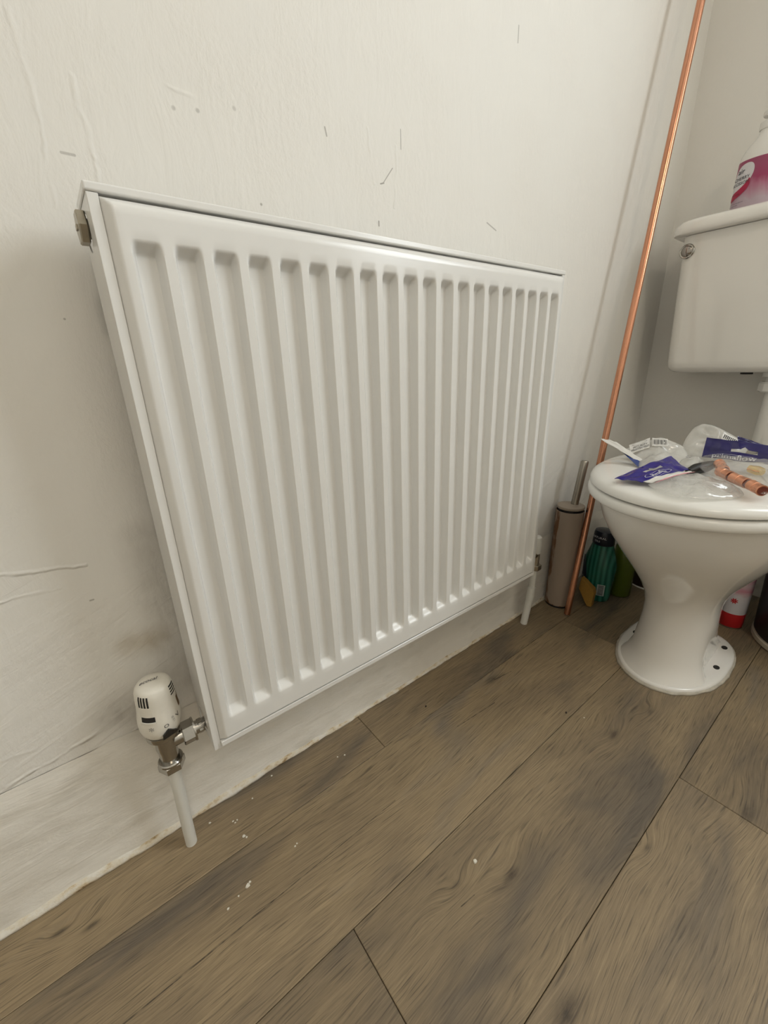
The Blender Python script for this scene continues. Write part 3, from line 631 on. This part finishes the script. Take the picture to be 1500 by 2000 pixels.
# ------------------------------------------------------------------ toilet brush
BX, BY = 0.931, -0.0415
tb = thing('toilet_brush', 'beige cylindrical toilet brush holder with steel handle behind the copper pipe', 'toilet brush', (BX, BY, 0))
def lean(bm, k=0.012, ky=0.0):
    for v in bm.verts: v.co.x += k * v.co.z; v.co.y += ky * v.co.z
def rust_mat():
    n = NT('beige_enamel_rusty'); P = n.obj(); s = n.n('ShaderNodeSeparateXYZ', {0: P})
    f = n.noise(n.scale(P, (1, 1, .35)), 60, 4)
    side = n.math('SUBTRACT', n.vec('DOT_PRODUCT', n.vec('SUBTRACT', P, (BX, BY, 0)), (-.74, .67, 0)), n.math('MULTIPLY', s.outputs[2], -.022))
    edge = n.math('ADD', n.n('ShaderNodeMapRange', {0: s.outputs[2], 1: .022, 2: .004}).outputs[0], n.n('ShaderNodeMapRange', {0: side, 1: .030, 2: .0345}).outputs[0], clamp=True)
    m_ = n.n('ShaderNodeMapRange', {0: n.math('MULTIPLY', edge, f), 1: .36, 2: .5}).outputs[0]
    n.set(color=n.mix(m_, (0.36, 0.285, 0.225), (0.16, 0.07, 0.025)), rough=0.4); return n.m
bm = bmesh.new(); lathe(bm, [(.0325, .0), (.0347, .0), (.0347, .270), (.033, .2705), (.033, .20)], (BX, BY, .006), 40); lean(bm); obj('holder', bm, rust_mat(), tb, .7)
bm = bmesh.new(); lathe(bm, [(.031, .0), (.0338, .0004), (.0338, .010)], (BX, BY, 0.0002), 32); obj('base_pad', bm, M['black'], tb, .7)
bm = bmesh.new(); lathe(bm, [(.0298, .21), (.0298, .281), (.028, .282)], (BX, BY, 0), 32); lean(bm); obj('liner', bm, M['black'], tb, .7)
bm = bmesh.new(); lathe(bm, [(.032, .282), (.0332, .2825), (.0340, .2855), (.0332, .2885), (.028, .290), (.010, .291)], (BX, BY, 0), 36); lean(bm); obj('cap', bm, simple('beige_cap', (.40, .33, .26), .35), tb, 1.0)
bm = bmesh.new(); tube(bm, [(BX + .012, BY - .004, .285), (BX + .020, BY - .007, .35), (BX + .026, BY - .009, .4005), (BX + .0262, BY - .009, .403)], [.0092, .0095, .0095, .008], 20); obj('handle', bm, M['steel'], tb, .6)
# ------------------------------------------------------------------ cleaning things behind the toilet
GX, GY = 1.035, -0.094
gb = thing('cleaner_bottle', 'teal green striped cleaner bottle with navy cap behind the copper pipe', 'bottle', (GX, GY, 0))
def teal():
    n = NT('teal_plastic'); P = n.obj(); s = n.n('ShaderNodeSeparateXYZ', {0: P})
    w = n.n('ShaderNodeTexWave', {'Vector': n.scale(P, (.6, 1, .10)), 'Scale': 28.0, 'Distortion': 1.2, 'Detail': 2.0}, wave_type='BANDS', bands_direction='Y').outputs[1]
    n.set(color=n.mix(w, (0.004, 0.085, 0.055), (0.045, 0.22, 0.16)), rough=0.22); return n.m
def gring(z, a, b, n=40): return [(GX + b * math.cos(2 * PI * i / n), GY + a * math.sin(2 * PI * i / n), z) for i in range(n)]
bm = bmesh.new(); loft(bm, [gring(z, a, b) for z, a, b in ((.0005, .032, .024), (.004, .0365, .028), (.02, .0385, .030), (.06, .041, .031), (.105, .0435, .031), (.118, .042, .030), (.14, .035, .027), (.166, .027, .024), (.168, .0265, .024))])
obj('bottle', bm, teal(), gb, 1.0)
bm = bmesh.new(); loft(bm, [gring(z, a, b) for z, a, b in ((.168, .027, .0245), (.170, .028, .0255), (.200, .026, .024), (.206, .024, .022), (.208, .018, .016))]); cap = obj('cap', bm, simple('navy_plastic', (.006, .010, .022), .3), gb, .8)
def gwrap(dy, z, a, b, off=0.0005):
    s_ = max(-1, min(1, dy / a)); return Vector((GX - (b + off) * math.sqrt(max(0, 1 - s_ * s_)), GY + (a + off) * s_, z))
write('lettering', 'NATURAL', .0085, lambda x, y: gwrap(-x + .004, .190 + y, .027, .0248, .0008), M['whiteink'], cap)
write('lettering', 'OILS', .0075, lambda x, y: gwrap(-x + .006, .180 + y, .027, .0252, .0008), M['whiteink'], cap)
def glabel(name, pts, mat, parent, off=.0007, a=.0425, b=.0312):
    bm = bmesh.new(); n = len(pts); cy = sum(p[0] for p in pts) / n; cz = sum(p[1] for p in pts) / n
    loft(bm, [[gwrap(cy + (y - cy) * k, cz + (z - cz) * k, a, b, off) for y, z in pts] for k in (1, .8, .6, .4, .2, .02)], False, True); return obj(name, bm, mat, parent)
nl = glabel('navy_label', [(.0415, .125), (.030, .128), (.024, .10), (.017, .06), (.013, .030), (.028, .030), (.0415, .045)], simple('navy_label_film', (.008, .014, .035), .3), gb)
write('lettering', 'BLOOM', .0085, lambda x, y: gwrap(.027 - x, .064 + y - x * .3, .0425, .0312, .0016), M['whiteink'], nl)
write('lettering', 'LINEN', .0075, lambda x, y: gwrap(.027 - x, .053 + y - x * .3, .0425, .0312, .0016), M['whiteink'], nl)
fl_pts = []
for i in range(30):
    a = 2 * PI * i / 30; r = .0125 * (1 + .22 * math.sin(5 * a)); fl_pts.append((.001 + r * math.cos(a), .030 + 1.25 * r * math.sin(a)))
glabel('flower_print', fl_pts, simple('dusty_flower', (.34, .30, .24), .4), gb, .0012)
bc = glabel('barcode_label', [(-.014, .058), (-.031, .058), (-.031, .024), (-.014, .024)], simple('barcode_white', (.45, .50, .46), .5), gb, .0013)
for k in range(7):
    z = .0275 + k * .0043; glabel('bar', [(-.017, z), (-.0285, z), (-.0285, z + .0023), (-.017, z + .0023)], M['ink'], bc, .0019)
bm = bmesh.new(); yb = (1.105, -0.128)
loft(bm, [[(yb[0] + b * math.cos(2 * PI * i / 32), yb[1] + a * math.sin(2 * PI * i / 32), z) for i in range(32)] for z, a, b in ((.0005, .026, .026), (.004, .030, .030), (.12, .030, .030), (.15, .026, .026), (.175, .014, .014), (.178, .0145, .0145), (.20, .0145, .0145), (.203, .012, .012))])
tag(obj('cleaner_bottle', bm, simple('lime_plastic', (.10, .14, .012), .25), None, .9), 'olive green bottle half hidden between the teal bottle and the toilet', 'bottle')
bm = bmesh.new(); rings = []
for k, (dx, sc) in enumerate(((-.009, .96), (-.0075, 1.0), (.0075, 1.0), (.009, .96))):
    rings.append([(.978 + dx + .18 * z * sc, -.098 + y * sc + .10 * dx, .0365 + (z - .0365) * sc) for y, z in ((.026, .071), (.013, .066), (.0, .058), (-.012, .052), (-.0165, .040), (-.0165, .003), (-.006, .0005), (.004, .012), (.018, .030), (.026, .040))])
loft(bm, rings); tag(obj('sponge', bm, simple('ochre_sponge', (.50, .27, .045), .9, var=.2, nscale=300, bumpd=.002), None), 'torn ochre yellow sponge leaning behind the copper pipe foot', 'sponge')
bm = bmesh.new(); lathe(bm, [(.052, .0004), (.056, .004), (.056, .09), (.054, .095)], (1.232, -.158, 0), 32); dp = thing('storage_pot', 'dark brown pot with a pale base rim in the corner behind the toilet', 'pot', (1.232, -.158, 0))
obj('pot', bm, simple('dark_brown', (.030, .014, .008), .35), dp, .7)
bm = bmesh.new(); lathe(bm, [(.0565, .0006), (.0575, .0015), (.0575, .0045), (.0565, .0055)], (1.232, -.158, 0), 36); obj('base_rim', bm, M['plastic'], dp, .7)
# aerosol can and bin on the far side of the toilet
AX, AY = 1.163, -0.372
ac = thing('aerosol_can', 'white and pink aerosol can with a red base behind the toilet foot', 'aerosol can', (AX, AY, 0))
def can_mat():
    n = NT('can_print'); P = n.obj(); z = n.n('ShaderNodeSeparateXYZ', {0: P}).outputs[2]
    f = n.noise(n.scale(P, (1, 1, 2)), 40, 3)
    g = n.n('ShaderNodeMapRange', {0: n.math('ADD', z, n.math('MULTIPLY', f, .02)), 1: .085, 2: .15}).outputs[0]
    n.set(color=n.ramp(g, [(.0, (.62, .60, .62)), (.25, (.62, .58, .60)), (.45, (.55, .25, .30)), (.7, (.58, .45, .48)), (1.0, (.50, .22, .28))]), rough=.25); return n.m
bm = bmesh.new(); lathe(bm, [(.0265, .0405), (.0265, .175), (.022, .185), (.013, .190)], (AX, AY, 0), 36); can = obj('can', bm, can_mat(), ac, .8)
bm = bmesh.new(); lathe(bm, [(.024, .0015), (.0262, .004), (.0268, .0405)], (AX, AY, 0), 36); obj('red_band', bm, M['red'], ac, .8)
bm = bmesh.new(); lathe(bm, [(.0245, .0002), (.0265, .001), (.0265, .0035)], (AX, AY, 0), 36); obj('rim', bm, M['steel'], ac, .8)
bm = bmesh.new(); lathe(bm, [(.013, .190), (.013, .205), (.010, .208)], (AX, AY, 0), 20); obj('nozzle', bm, M['plastic'], ac, .8)
for k in range(8):
    bm = bmesh.new(); a = 2 * PI * k / 8 + .3; pts = []
    for i in range(10):
        t = 2 * PI * i / 10; u = .0042 + .0036 * math.cos(t); v = .0014 * math.sin(t)
        dy, dz = u * math.cos(a) - v * math.sin(a), u * math.sin(a) + v * math.cos(a)
        s_ = max(-1, min(1, (dy - .002) / .027)); pts.append((AX - .0269 * math.sqrt(1 - s_ * s_), AY + .027 * s_, .077 + dz))
    bm.faces.new([bm.verts.new(p) for p in pts]); obj('petal', bm, M['red'], can)
bn = thing('waste_bin', 'black round bin with a cream base rim at the right edge', 'bin', (1.190, -.530, 0))
bm = bmesh.new(); lathe(bm, [(.10, .014), (.113, .016), (.116, .020), (.128, .28), (.131, .282), (.128, .284), (.1245, .28), (.112, .03)], (1.190, -.530, 0), 56); obj('bucket', bm, simple('black_plastic', (.006, .006, .007), .45), bn, .7)
bm = bmesh.new(); lathe(bm, [(.112, .0004), (.118, .003), (.118, .013), (.115, .0155)], (1.190, -.530, 0), 56); obj('base_rim', bm, simple('cream_plastic', (.62, .54, .42), .5), bn, .7)
# ------------------------------------------------------------------ packets on the toilet lid
def film(name, white, tint=(.9, .9, .88), rough=.12):
    """thin clear wrapping: part see-through, part milky, glossy"""
    n = NT(name); P = n.obj()
    f = n.noise(P, 55, 3, .6, .4)
    a = n.n('ShaderNodeBsdfTransparent', {0: (*tint, 1)}); d1 = n.n('ShaderNodeBsdfDiffuse', {0: (.90, .89, .86, 1)}); d2 = n.n('ShaderNodeBsdfTranslucent', {0: (.90, .89, .86, 1)}); gsh = n.n('ShaderNodeBsdfGlossy', {'Roughness': rough})
    d = n.n('ShaderNodeMixShader', {0: .5, 1: d1.outputs[0], 2: d2.outputs[0]}) 
    bmp = n.n('ShaderNodeBump', {'Strength': .25, 'Distance': .0015, 'Height': f})
    n.t.links.new(bmp.outputs[0], gsh.inputs['Normal'])
    fac = n.n('ShaderNodeMapRange', {0: f, 1: .3, 2: .7, 3: max(0, white - .06), 4: min(1, white + .06)}).outputs[0]
    m1 = n.n('ShaderNodeMixShader', {0: fac, 1: a.outputs[0], 2: d.outputs[0]})
    m2 = n.n('ShaderNodeMixShader', {0: n.math('ADD', n.math('MULTIPLY', n.math('POWER', n.n('ShaderNodeLayerWeight', {'Blend': .5}).outputs['Facing'], 4.0), .5), .07), 1: m1.outputs[0], 2: gsh.outputs[0]})
    n.t.links.new(m2.outputs[0], n.t.nodes['Material Output'].inputs[0]); return n.m
M['film'] = film('clear_film', .32, (.985, .985, .98), .09); M['film_thin'] = film('thin_clear_film', .13, (.985, .98, .97), .06); M['film_milky'] = film('milky_film', .64, (.97, .965, .95), .15)
M['blue'] = simple('violet_blue_film', (.020, .012, .215), .16, var=.1); M['blue2'] = simple('navy_violet_film', (.014, .010, .105), .18, var=.1)
M['paperfilm'] = simple('white_film', (.74, .72, .68), .25, var=.05)
def quad(P, u, v): return (Vector(P[0]) * (1 - u) + Vector(P[1]) * u) * (1 - v) + (Vector(P[3]) * (1 - u) + Vector(P[2]) * u) * v
def sheet(name, P, mat, parent, nu=40, nv=16, amp=.0015, bow=0.0, seed=1.0, th=.0006, hole=None, fr=6.0):
    """thin sheet between four corners, gently crumpled, with an optional hole test in u,v"""
    n_ = (Vector(P[1]) - Vector(P[0])).cross(Vector(P[3]) - Vector(P[0])).normalized()
    if n_.z < 0: n_ = -n_
    def S(u, v, off=0.0):
        return quad(P, u, v) + n_ * (amp * nz(u * fr, v * fr * .6, seed) + bow * math.sin(PI * u) + off)
    bm = bmesh.new(); A = []
    for off in (th / 2, -th / 2): A.append([[bm.verts.new(S(i / nu, j / nv, off)) for j in range(nv + 1)] for i in range(nu + 1)])
    keep = [[not (hole and hole((i + .5) / nu, (j + .5) / nv)) for j in range(nv)] for i in range(nu)]
    K = lambda i, j: 0 <= i < nu and 0 <= j < nv and keep[i][j]
    for i in range(nu):
        for j in range(nv):
            if not keep[i][j]: continue
            for a, sgn in ((A[0], 1), (A[1], -1)):
                q = [a[i][j], a[i + 1][j], a[i + 1][j + 1], a[i][j + 1]]; bm.faces.new(q if sgn > 0 else q[::-1])
            for (di, dj, e) in ((-1, 0, ((i, j), (i, j + 1))), (1, 0, ((i + 1, j), (i + 1, j + 1))), (0, -1, ((i, j), (i + 1, j))), (0, 1, ((i, j + 1), (i + 1, j + 1)))):
                if not K(i + di, j + dj):
                    (a0, b0), (a1, b1) = e; bm.faces.new((A[0][a0][b0], A[0][a1][b1], A[1][a1][b1], A[1][a0][b0]))
    bmesh.ops.delete(bm, geom=[v for v in bm.verts if not v.link_faces], context='VERTS')
    return obj(name, bm, mat, parent, 1.0), S
def pouch(name, B, mat, parent, up=.010, down=.0, amp=.004, seed=1.0, rings=9, nrm=None, fr=45.0, n=64):
    """sealed bag over a closed outline"""
    B = [Vector(b) for b in B]; m_ = len(B); pts = []
    for i in range(n):
        t = i / n * m_; k = int(t); f = t - k; p0, p1, p2, p3 = B[k - 1], B[k % m_], B[(k + 1) % m_], B[(k + 2) % m_]
        q = .5 * ((2 * p1) + (p2 - p0) * f + (2 * p0 - 5 * p1 + 4 * p2 - p3) * f * f + (3 * p1 - p0 - 3 * p2 + p3) * f ** 3)
        pts.append(q * .5 + (p1 * (1 - f) + p2 * f) * .5)
    c = sum(pts, Vector()) / n
    if nrm is None:
        nrm = Vector()
        for i in range(n): nrm += (pts[i] - c).cross(pts[(i + 1) % n] - c)
        nrm.normalize()
        if nrm.z < 0: nrm = -nrm
    nrm = Vector(nrm).normalized(); rr = []
    def layer(sgn, b):
        out = []
        for k in range(rings):
            s_ = 1 - k / rings; r = []
            for p in pts:
                q = c + (p - c) * s_; h = b * (1 - s_ ** 3) ** .8
                w = amp * (1 - s_ ** 4) * (.7 - abs(nz(q.x * fr + seed, q.y * fr, q.z * fr + seed)) * 3 + .5 * nz(q.x * fr * 2.3 + seed, q.y * fr * 2.3, seed))
                r.append(q + nrm * (sgn * (h + (w if sgn > 0 else 0)) + sgn * .0002))
            out.append(r)
        return out
    top = layer(1, up); bot = layer(-1, down)
    bm = bmesh.new(); loft(bm, bot[::-1] + top); return obj(name, bm, mat, parent, 1.3)
def euro(cu, cv, w, h):
    def f(u, v):
        x = (u - cu) / w; y = (v - cv) / h
        return (abs(x) < 1 and abs(y) < .32) or (abs(x) < .32 and -.35 < y < 1 - abs(x) * 2.2)
    return f
def oval(name, S, cu, cv, ru, rv, mat, parent, off=.0011):
    bm = bmesh.new(); k = 40
    loft(bm, [[S(cu + ru * q * math.cos(2 * PI * i / k), cv + rv * q2 * math.sin(2 * PI * i / k), off) for i in range(k)] for q, q2 in ((1, 1), (.965, .93))], False, False); return obj(name, bm, mat, parent)
# packet lying at the front with a blue header
bag1 = thing('fitting_packet', 'clear packet with a violet blue header lying at the front of the toilet lid', 'packet', (.70, -.33, .449), 'plumbing packets on the toilet lid')
H1 = [(.664, -.247, .4515), (.802, -.281, .4735), (.757, -.3245, .4625), (.668, -.290, .4545)]
h1, S1 = sheet('header', H1, M['blue'], bag1, 70, 26, .0035, .004, 3.3, hole=lambda u, v: euro(.50, .44, .17, .24)(u, 1 - v + (-.12 if False else -.12)))
write('lettering', 'primaflow', .0110, lambda x, y: S1(.42 + x / .135, .82 - y / .047, .0012), M['whiteink'], h1)
oval('logo_ring', S1, .42, .82, .27, .14, M['whiteink'], h1)
sheet('white_strip', [H1[3], H1[2], (.752, -.333, .4625), (.672, -.302, .4535)], M['paperfilm'], bag1, 30, 6, .002, .004, 3.9)
sheet('red_line', [(.676, -.3045, .4542), (.752, -.3335, .4634), (.751, -.3348, .4634), (.676, -.3062, .4540)], M['pinkline'], bag1, 30, 2, .001, .004, 3.9)
pouch('film_bag', [(.670, -.297, .4515), (.715, -.312, .4570), (.752, -.333, .4590), (.765, -.352, .4540), (.760, -.378, .4500), (.748, -.397, .4495), (.715, -.410, .4490), (.688, -.405, .4488), (.655, -.378, .4485), (.640, -.350, .4490), (.650, -.320, .4500)], M['film'], bag1, .0080, .0, .0060, 4.0)
# packet with the blue header standing up, copper fittings inside
bag2 = thing('fitting_packet', 'packet of copper fittings under a navy header reading primaflow, on the toilet lid', 'packet', (.80, -.39, .449), 'plumbing packets on the toilet lid')
H2 = [(.885, -.306, .500), (.905, -.425, .490), (.858, -.436, .4700), (.858, -.312, .4680)]
h2, S2 = sheet('header', H2, M['blue2'], bag2, 90, 26, .0035, .002, 8.1, hole=lambda u, v: euro(.47, .50, .15, .22)(u, 1 - v))
write('lettering', 'primaflow', .0150, lambda x, y: S2(.365 + x / .120, .86 - y / .043, .0012), M['whiteink'], h2)
oval('logo_ring', S2, .365, .86, .245, .13, M['whiteink'], h2)
pouch('film_bag', [(.858, -.312, .4690), (.858, -.36, .4700), (.860, -.41, .4710), (.845, -.436, .470), (.79, -.440, .4640), (.728, -.440, .4590), (.702, -.434, .4580), (.718, -.405, .4590), (.742, -.375, .4600), (.765, -.347, .4610), (.800, -.325, .4640)], M['film_thin'], bag2, .0170, .0025, .003, 9.0)
def fitting(loc, direction, L, label, elbow=False):
    d = Vector(direction).normalized(); a = Vector(loc); t_ = thing('copper_fitting', label, 'pipe fitting', tuple(a), 'copper fittings in the packet')
    P = lambda s_: a + d * s_
    bm = bmesh.new(); tube(bm, [P(0), P(.002), P(.003), P(L * .46), P(L * .48), P(L * .52), P(L * .54), P(L - .003), P(L - .002), P(L)], [.0078, .0082, .0078, .0078, .0070, .0070, .0078, .0078, .0082, .0078], 20); obj('sleeve', bm, M['copper2'], t_, .7)
    for s_ in (.0, L):
        bm = bmesh.new(); e = P(s_); k = -1 if s_ == 0 else 1; tube(bm, [e + d * (-.001 * k), e + d * (.0004 * k)], .0066, 18); obj('bore', bm, simple('dark_copper', (.16, .03, .015), .5), t_)
    return t_
fitting((.772, -.362, .4665), (-.36, -.34, -.02), .030, 'copper coupling at the left end of the packet of fittings')
fitting((.748, -.385, .4650), (-.36, -.42, -.03), .030, 'copper coupling in the middle of the packet of fittings')
fitting((.7245, -.4125, .4635), (-.45, -.42, -.04), .026, 'copper coupling at the right end of the packet of fittings')
fitting((.800, -.352, .4735), (-.42, -.30, -.16), .024, 'copper coupling lying on top near the packet header')
bm = bmesh.new(); tube(bm, [(.805, -.392, .4700), (.800, -.404, .4695), (.797, -.410, .4693)], [.006, .0075, .006], 14); tag(obj('brass_olive', bm, simple('brass', (.80, .60, .25), .2, 1.0), None, .8), 'small brass piece inside the packet under the navy header', 'pipe fitting')
# white security packet at the back left with a curled flap
bag3 = thing('security_packet', 'white packet printed SECURITY PROTECTED at the back left of the lid', 'packet', (.86, -.23, .449), 'plumbing packets on the toilet lid')
pk = pouch('film_bag', [(.858, -.178, .4630), (.878, -.204, .4800), (.892, -.228, .4900), (.897, -.245, .4850), (.902, -.266, .4760), (.885, -.285, .4600), (.845, -.285, .4520), (.815, -.262, .4500), (.808, -.235, .4500), (.832, -.205, .4510)], M['film_milky'], bag3, .003, .002, .004, 12.0)
LBL = [(.8630, -.1830, .4695), (.8830, -.2120, .4850), (.8660, -.2200, .4690), (.8470, -.1950, .4560)]
def lift(P, d): return [tuple(Vector(p) + Vector((-.75, -.35, .55)).normalized() * d for p in P)][0]
lb, SL = sheet('label', lift(LBL, .0085), M['paperfilm'], bag3, 20, 12, .001, .0, 2.2)
for body, cv in (('SECURITY', .50), ('PROTECTED', .78)): write('lettering', body, .0070, lambda x, y, cv=cv: SL(.52 + x / .042, cv - y / .026, .0010), M['ink'], lb)
oval('logo_ring', SL, .5, .20, .35, .15, M['ink'], lb)
bp, SB = sheet('barcode', lift([(.8850, -.2150, .4850), (.8930, -.2400, .4850), (.8790, -.2480, .4730), (.8690, -.2230, .4720)], .0085), M['paperfilm'], bag3, 16, 10, .001, .0, 5.2)
for k in range(13):
    u0 = .06 + k * .07; w_ = (.018, .04, .026)[k % 3]; bm = bmesh.new()
    bm.faces.new([bm.verts.new(SB(u, v, .0008)) for u, v in ((u0, .18), (u0 + w_, .18), (u0 + w_, .80), (u0, .80))]); obj('bar', bm, M['ink'], bp)
fl, SF = sheet('flap', [(.797, -.154, .4915), (.822, -.183, .4790), (.823, -.226, .4560), (.806, -.232, .4515)], M['paperfilm'], bag3, 24, 12, .002, .003, 6.0)
sheet('flap_underside', [(.812, -.190, .4700), (.815, -.196, .4690), (.806, -.236, .4520), (.785, -.236, .4495)], simple('blue_print_film', (.03, .06, .24), .25), bag3, 16, 8, .001, .0, 6.5)
pouch('film_bag', [(.845, -.236, .463), (.840, -.262, .468), (.835, -.280, .462), (.800, -.278, .455), (.778, -.262, .4505), (.782, -.240, .4500), (.808, -.226, .4510)], M['film_milky'], bag3, .008, .0, .004, 14.0)
# clear packet standing at the back
bag4 = thing('clear_packet', 'large crumpled clear packet standing at the back of the toilet lid', 'packet', (.95, -.30, .449), 'plumbing packets on the toilet lid')
pouch('film_bag', [(.918, -.261, .462), (.943, -.257, .485), (.956, -.263, .505), (.960, -.275, .514), (.961, -.295, .512), (.968, -.316, .501), (.972, -.335, .490), (.980, -.352, .478), (.955, -.350, .458), (.930, -.320, .450), (.918, -.285, .450)], M['film_milky'], bag4, .010, .006, .006, 21.0, nrm=(-.8, -.35, .5))
b4, SB4 = sheet('barcode', [(.9480, -.3150, .5020), (.9580, -.3420, .4880), (.9480, -.3430, .4800), (.9380, -.3150, .4920)], M['paperfilm'], bag4, 12, 8, .001, .0, 2.0)
for k in range(9):
    u0 = .08 + k * .095; bm = bmesh.new(); bm.faces.new([bm.verts.new(SB4(u, v, .0008)) for u, v in ((u0, .2), (u0 + .045, .2), (u0 + .045, .8), (u0, .8))]); obj('bar', bm, M['ink'], b4)
bag5 = thing('blue_packet', 'corner of a navy packet poking up behind the standing header', 'packet', (.94, -.36, .449), 'plumbing packets on the toilet lid')
sheet('header', [(.938, -.339, .5000), (.955, -.385, .4830), (.948, -.390, .4740), (.934, -.343, .4890)], M['blue2'], bag5, 24, 16, .002, .0, 7.0)
# small milky packet and black fitting between the headers
bag6 = thing('small_packet', 'small milky packet with black print between the two blue headers', 'packet', (.82, -.305, .449), 'plumbing packets on the toilet lid')
pouch('film_bag', [(.846, -.286, .462), (.850, -.305, .469), (.842, -.325, .463), (.818, -.326, .456), (.800, -.316, .4540), (.812, -.292, .4540)], M['film_milky'], bag6, .006, .0, .003, 31.0)
for k in range(4):
    bm = bmesh.new(); x, y = .836 - .005 * (k // 2), -.2965 - .005 * (k % 2)
    bm.faces.new([bm.verts.new((x + dx, y + dy, .4718 - .0015 * (k // 2))) for dx, dy in ((-.0015, -.0016), (.0015, -.0016), (.0015, .0016), (-.0015, .0016))]); obj('print_mark', bm, M['ink'], bag6)
bm = bmesh.new(); tube(bm, [(.786, -.316, .4545), (.800, -.322, .4575), (.818, -.331, .4600), (.836, -.336, .4620)], [.006, .0095, .0095, .007], 16)
tag(obj('black_fitting', bm, simple('black_plastic_fitting', (.012, .011, .010), .4), None, 1.0), 'black plastic fitting between the packets on the lid', 'pipe fitting')
# ------------------------------------------------------------------ flakes and specks on the floor
M['flake'] = simple('paint_flake', (.80, .76, .66), .7); M['speck'] = simple('dark_speck', (.02, .012, .008), .7)
fk = [(.252, -.318, .0042, 'largest white flake, alone in the middle of the floor'), (-.004, -.147, .0036, None), (-.0005, -.1445, .0022, None), (.014, -.083, .0030, None), (.0165, -.0865, .0018, None), (.014, -.0535, .0017, None), (.0105, -.0555, .0015, None), (.0085, -.0515, .0016, None),
      (.067, -.143, .0020, None), (.0705, -.1415, .0016, None), (-.020, -.0315, .0020, None), (.600, -.290, .0015, None), (.202, -.065, .0018, None), (.190, -.060, .0015, None), (-.033, -.155, .0018, None), (-.018, -.150, .0014, None), (.085, -.019, .0018, None), (.045, -.036, .0016, None)]
for x, y, r, lab_ in fk:
    bm = bmesh.new(); k = 7; ph = random.random() * 6
    pts = [(x + r * (.6 + .5 * random.random()) * math.cos(ph + 2 * PI * i / k), y + r * (.5 + .5 * random.random()) * math.sin(ph + 2 * PI * i / k)) for i in range(k)]
    loft(bm, [[(px, py, .0001) for px, py in pts], [(x + (px - x) * .8, y + (py - y) * .8, r * .5) for px, py in pts]])
    tag(obj('paint_flake', bm, M['flake'], None), lab_ or ('tiny white paint flake on the floor by the plank joint under the radiator' if x > .15 and y > -.1 else 'tiny pale flake on the floor in front of the toilet foot' if x > .5 else 'tiny white paint flake lying on the floor planks near the valve pipe'), 'flake', 'paint flakes on the floor')
for x, y, lab_ in ((.387, -.077, 'dark speck on the plank beneath the middle of the radiator'), (.585, -.262, 'dark speck on the floor in front of the toilet foot')):
    bm = bmesh.new(); lathe(bm, [(.0024, .0001), (.0026, .0010), (.0012, .0018)], (0, 0, 0), 8, 1.0, .6)
    bm.transform(Matrix.Translation((x, y, 0)) @ Matrix.Rotation(.5, 4, 'Z')); tag(obj('speck', bm, M['speck'], None, 1.0), lab_, 'speck', 'dark specks on the floor')
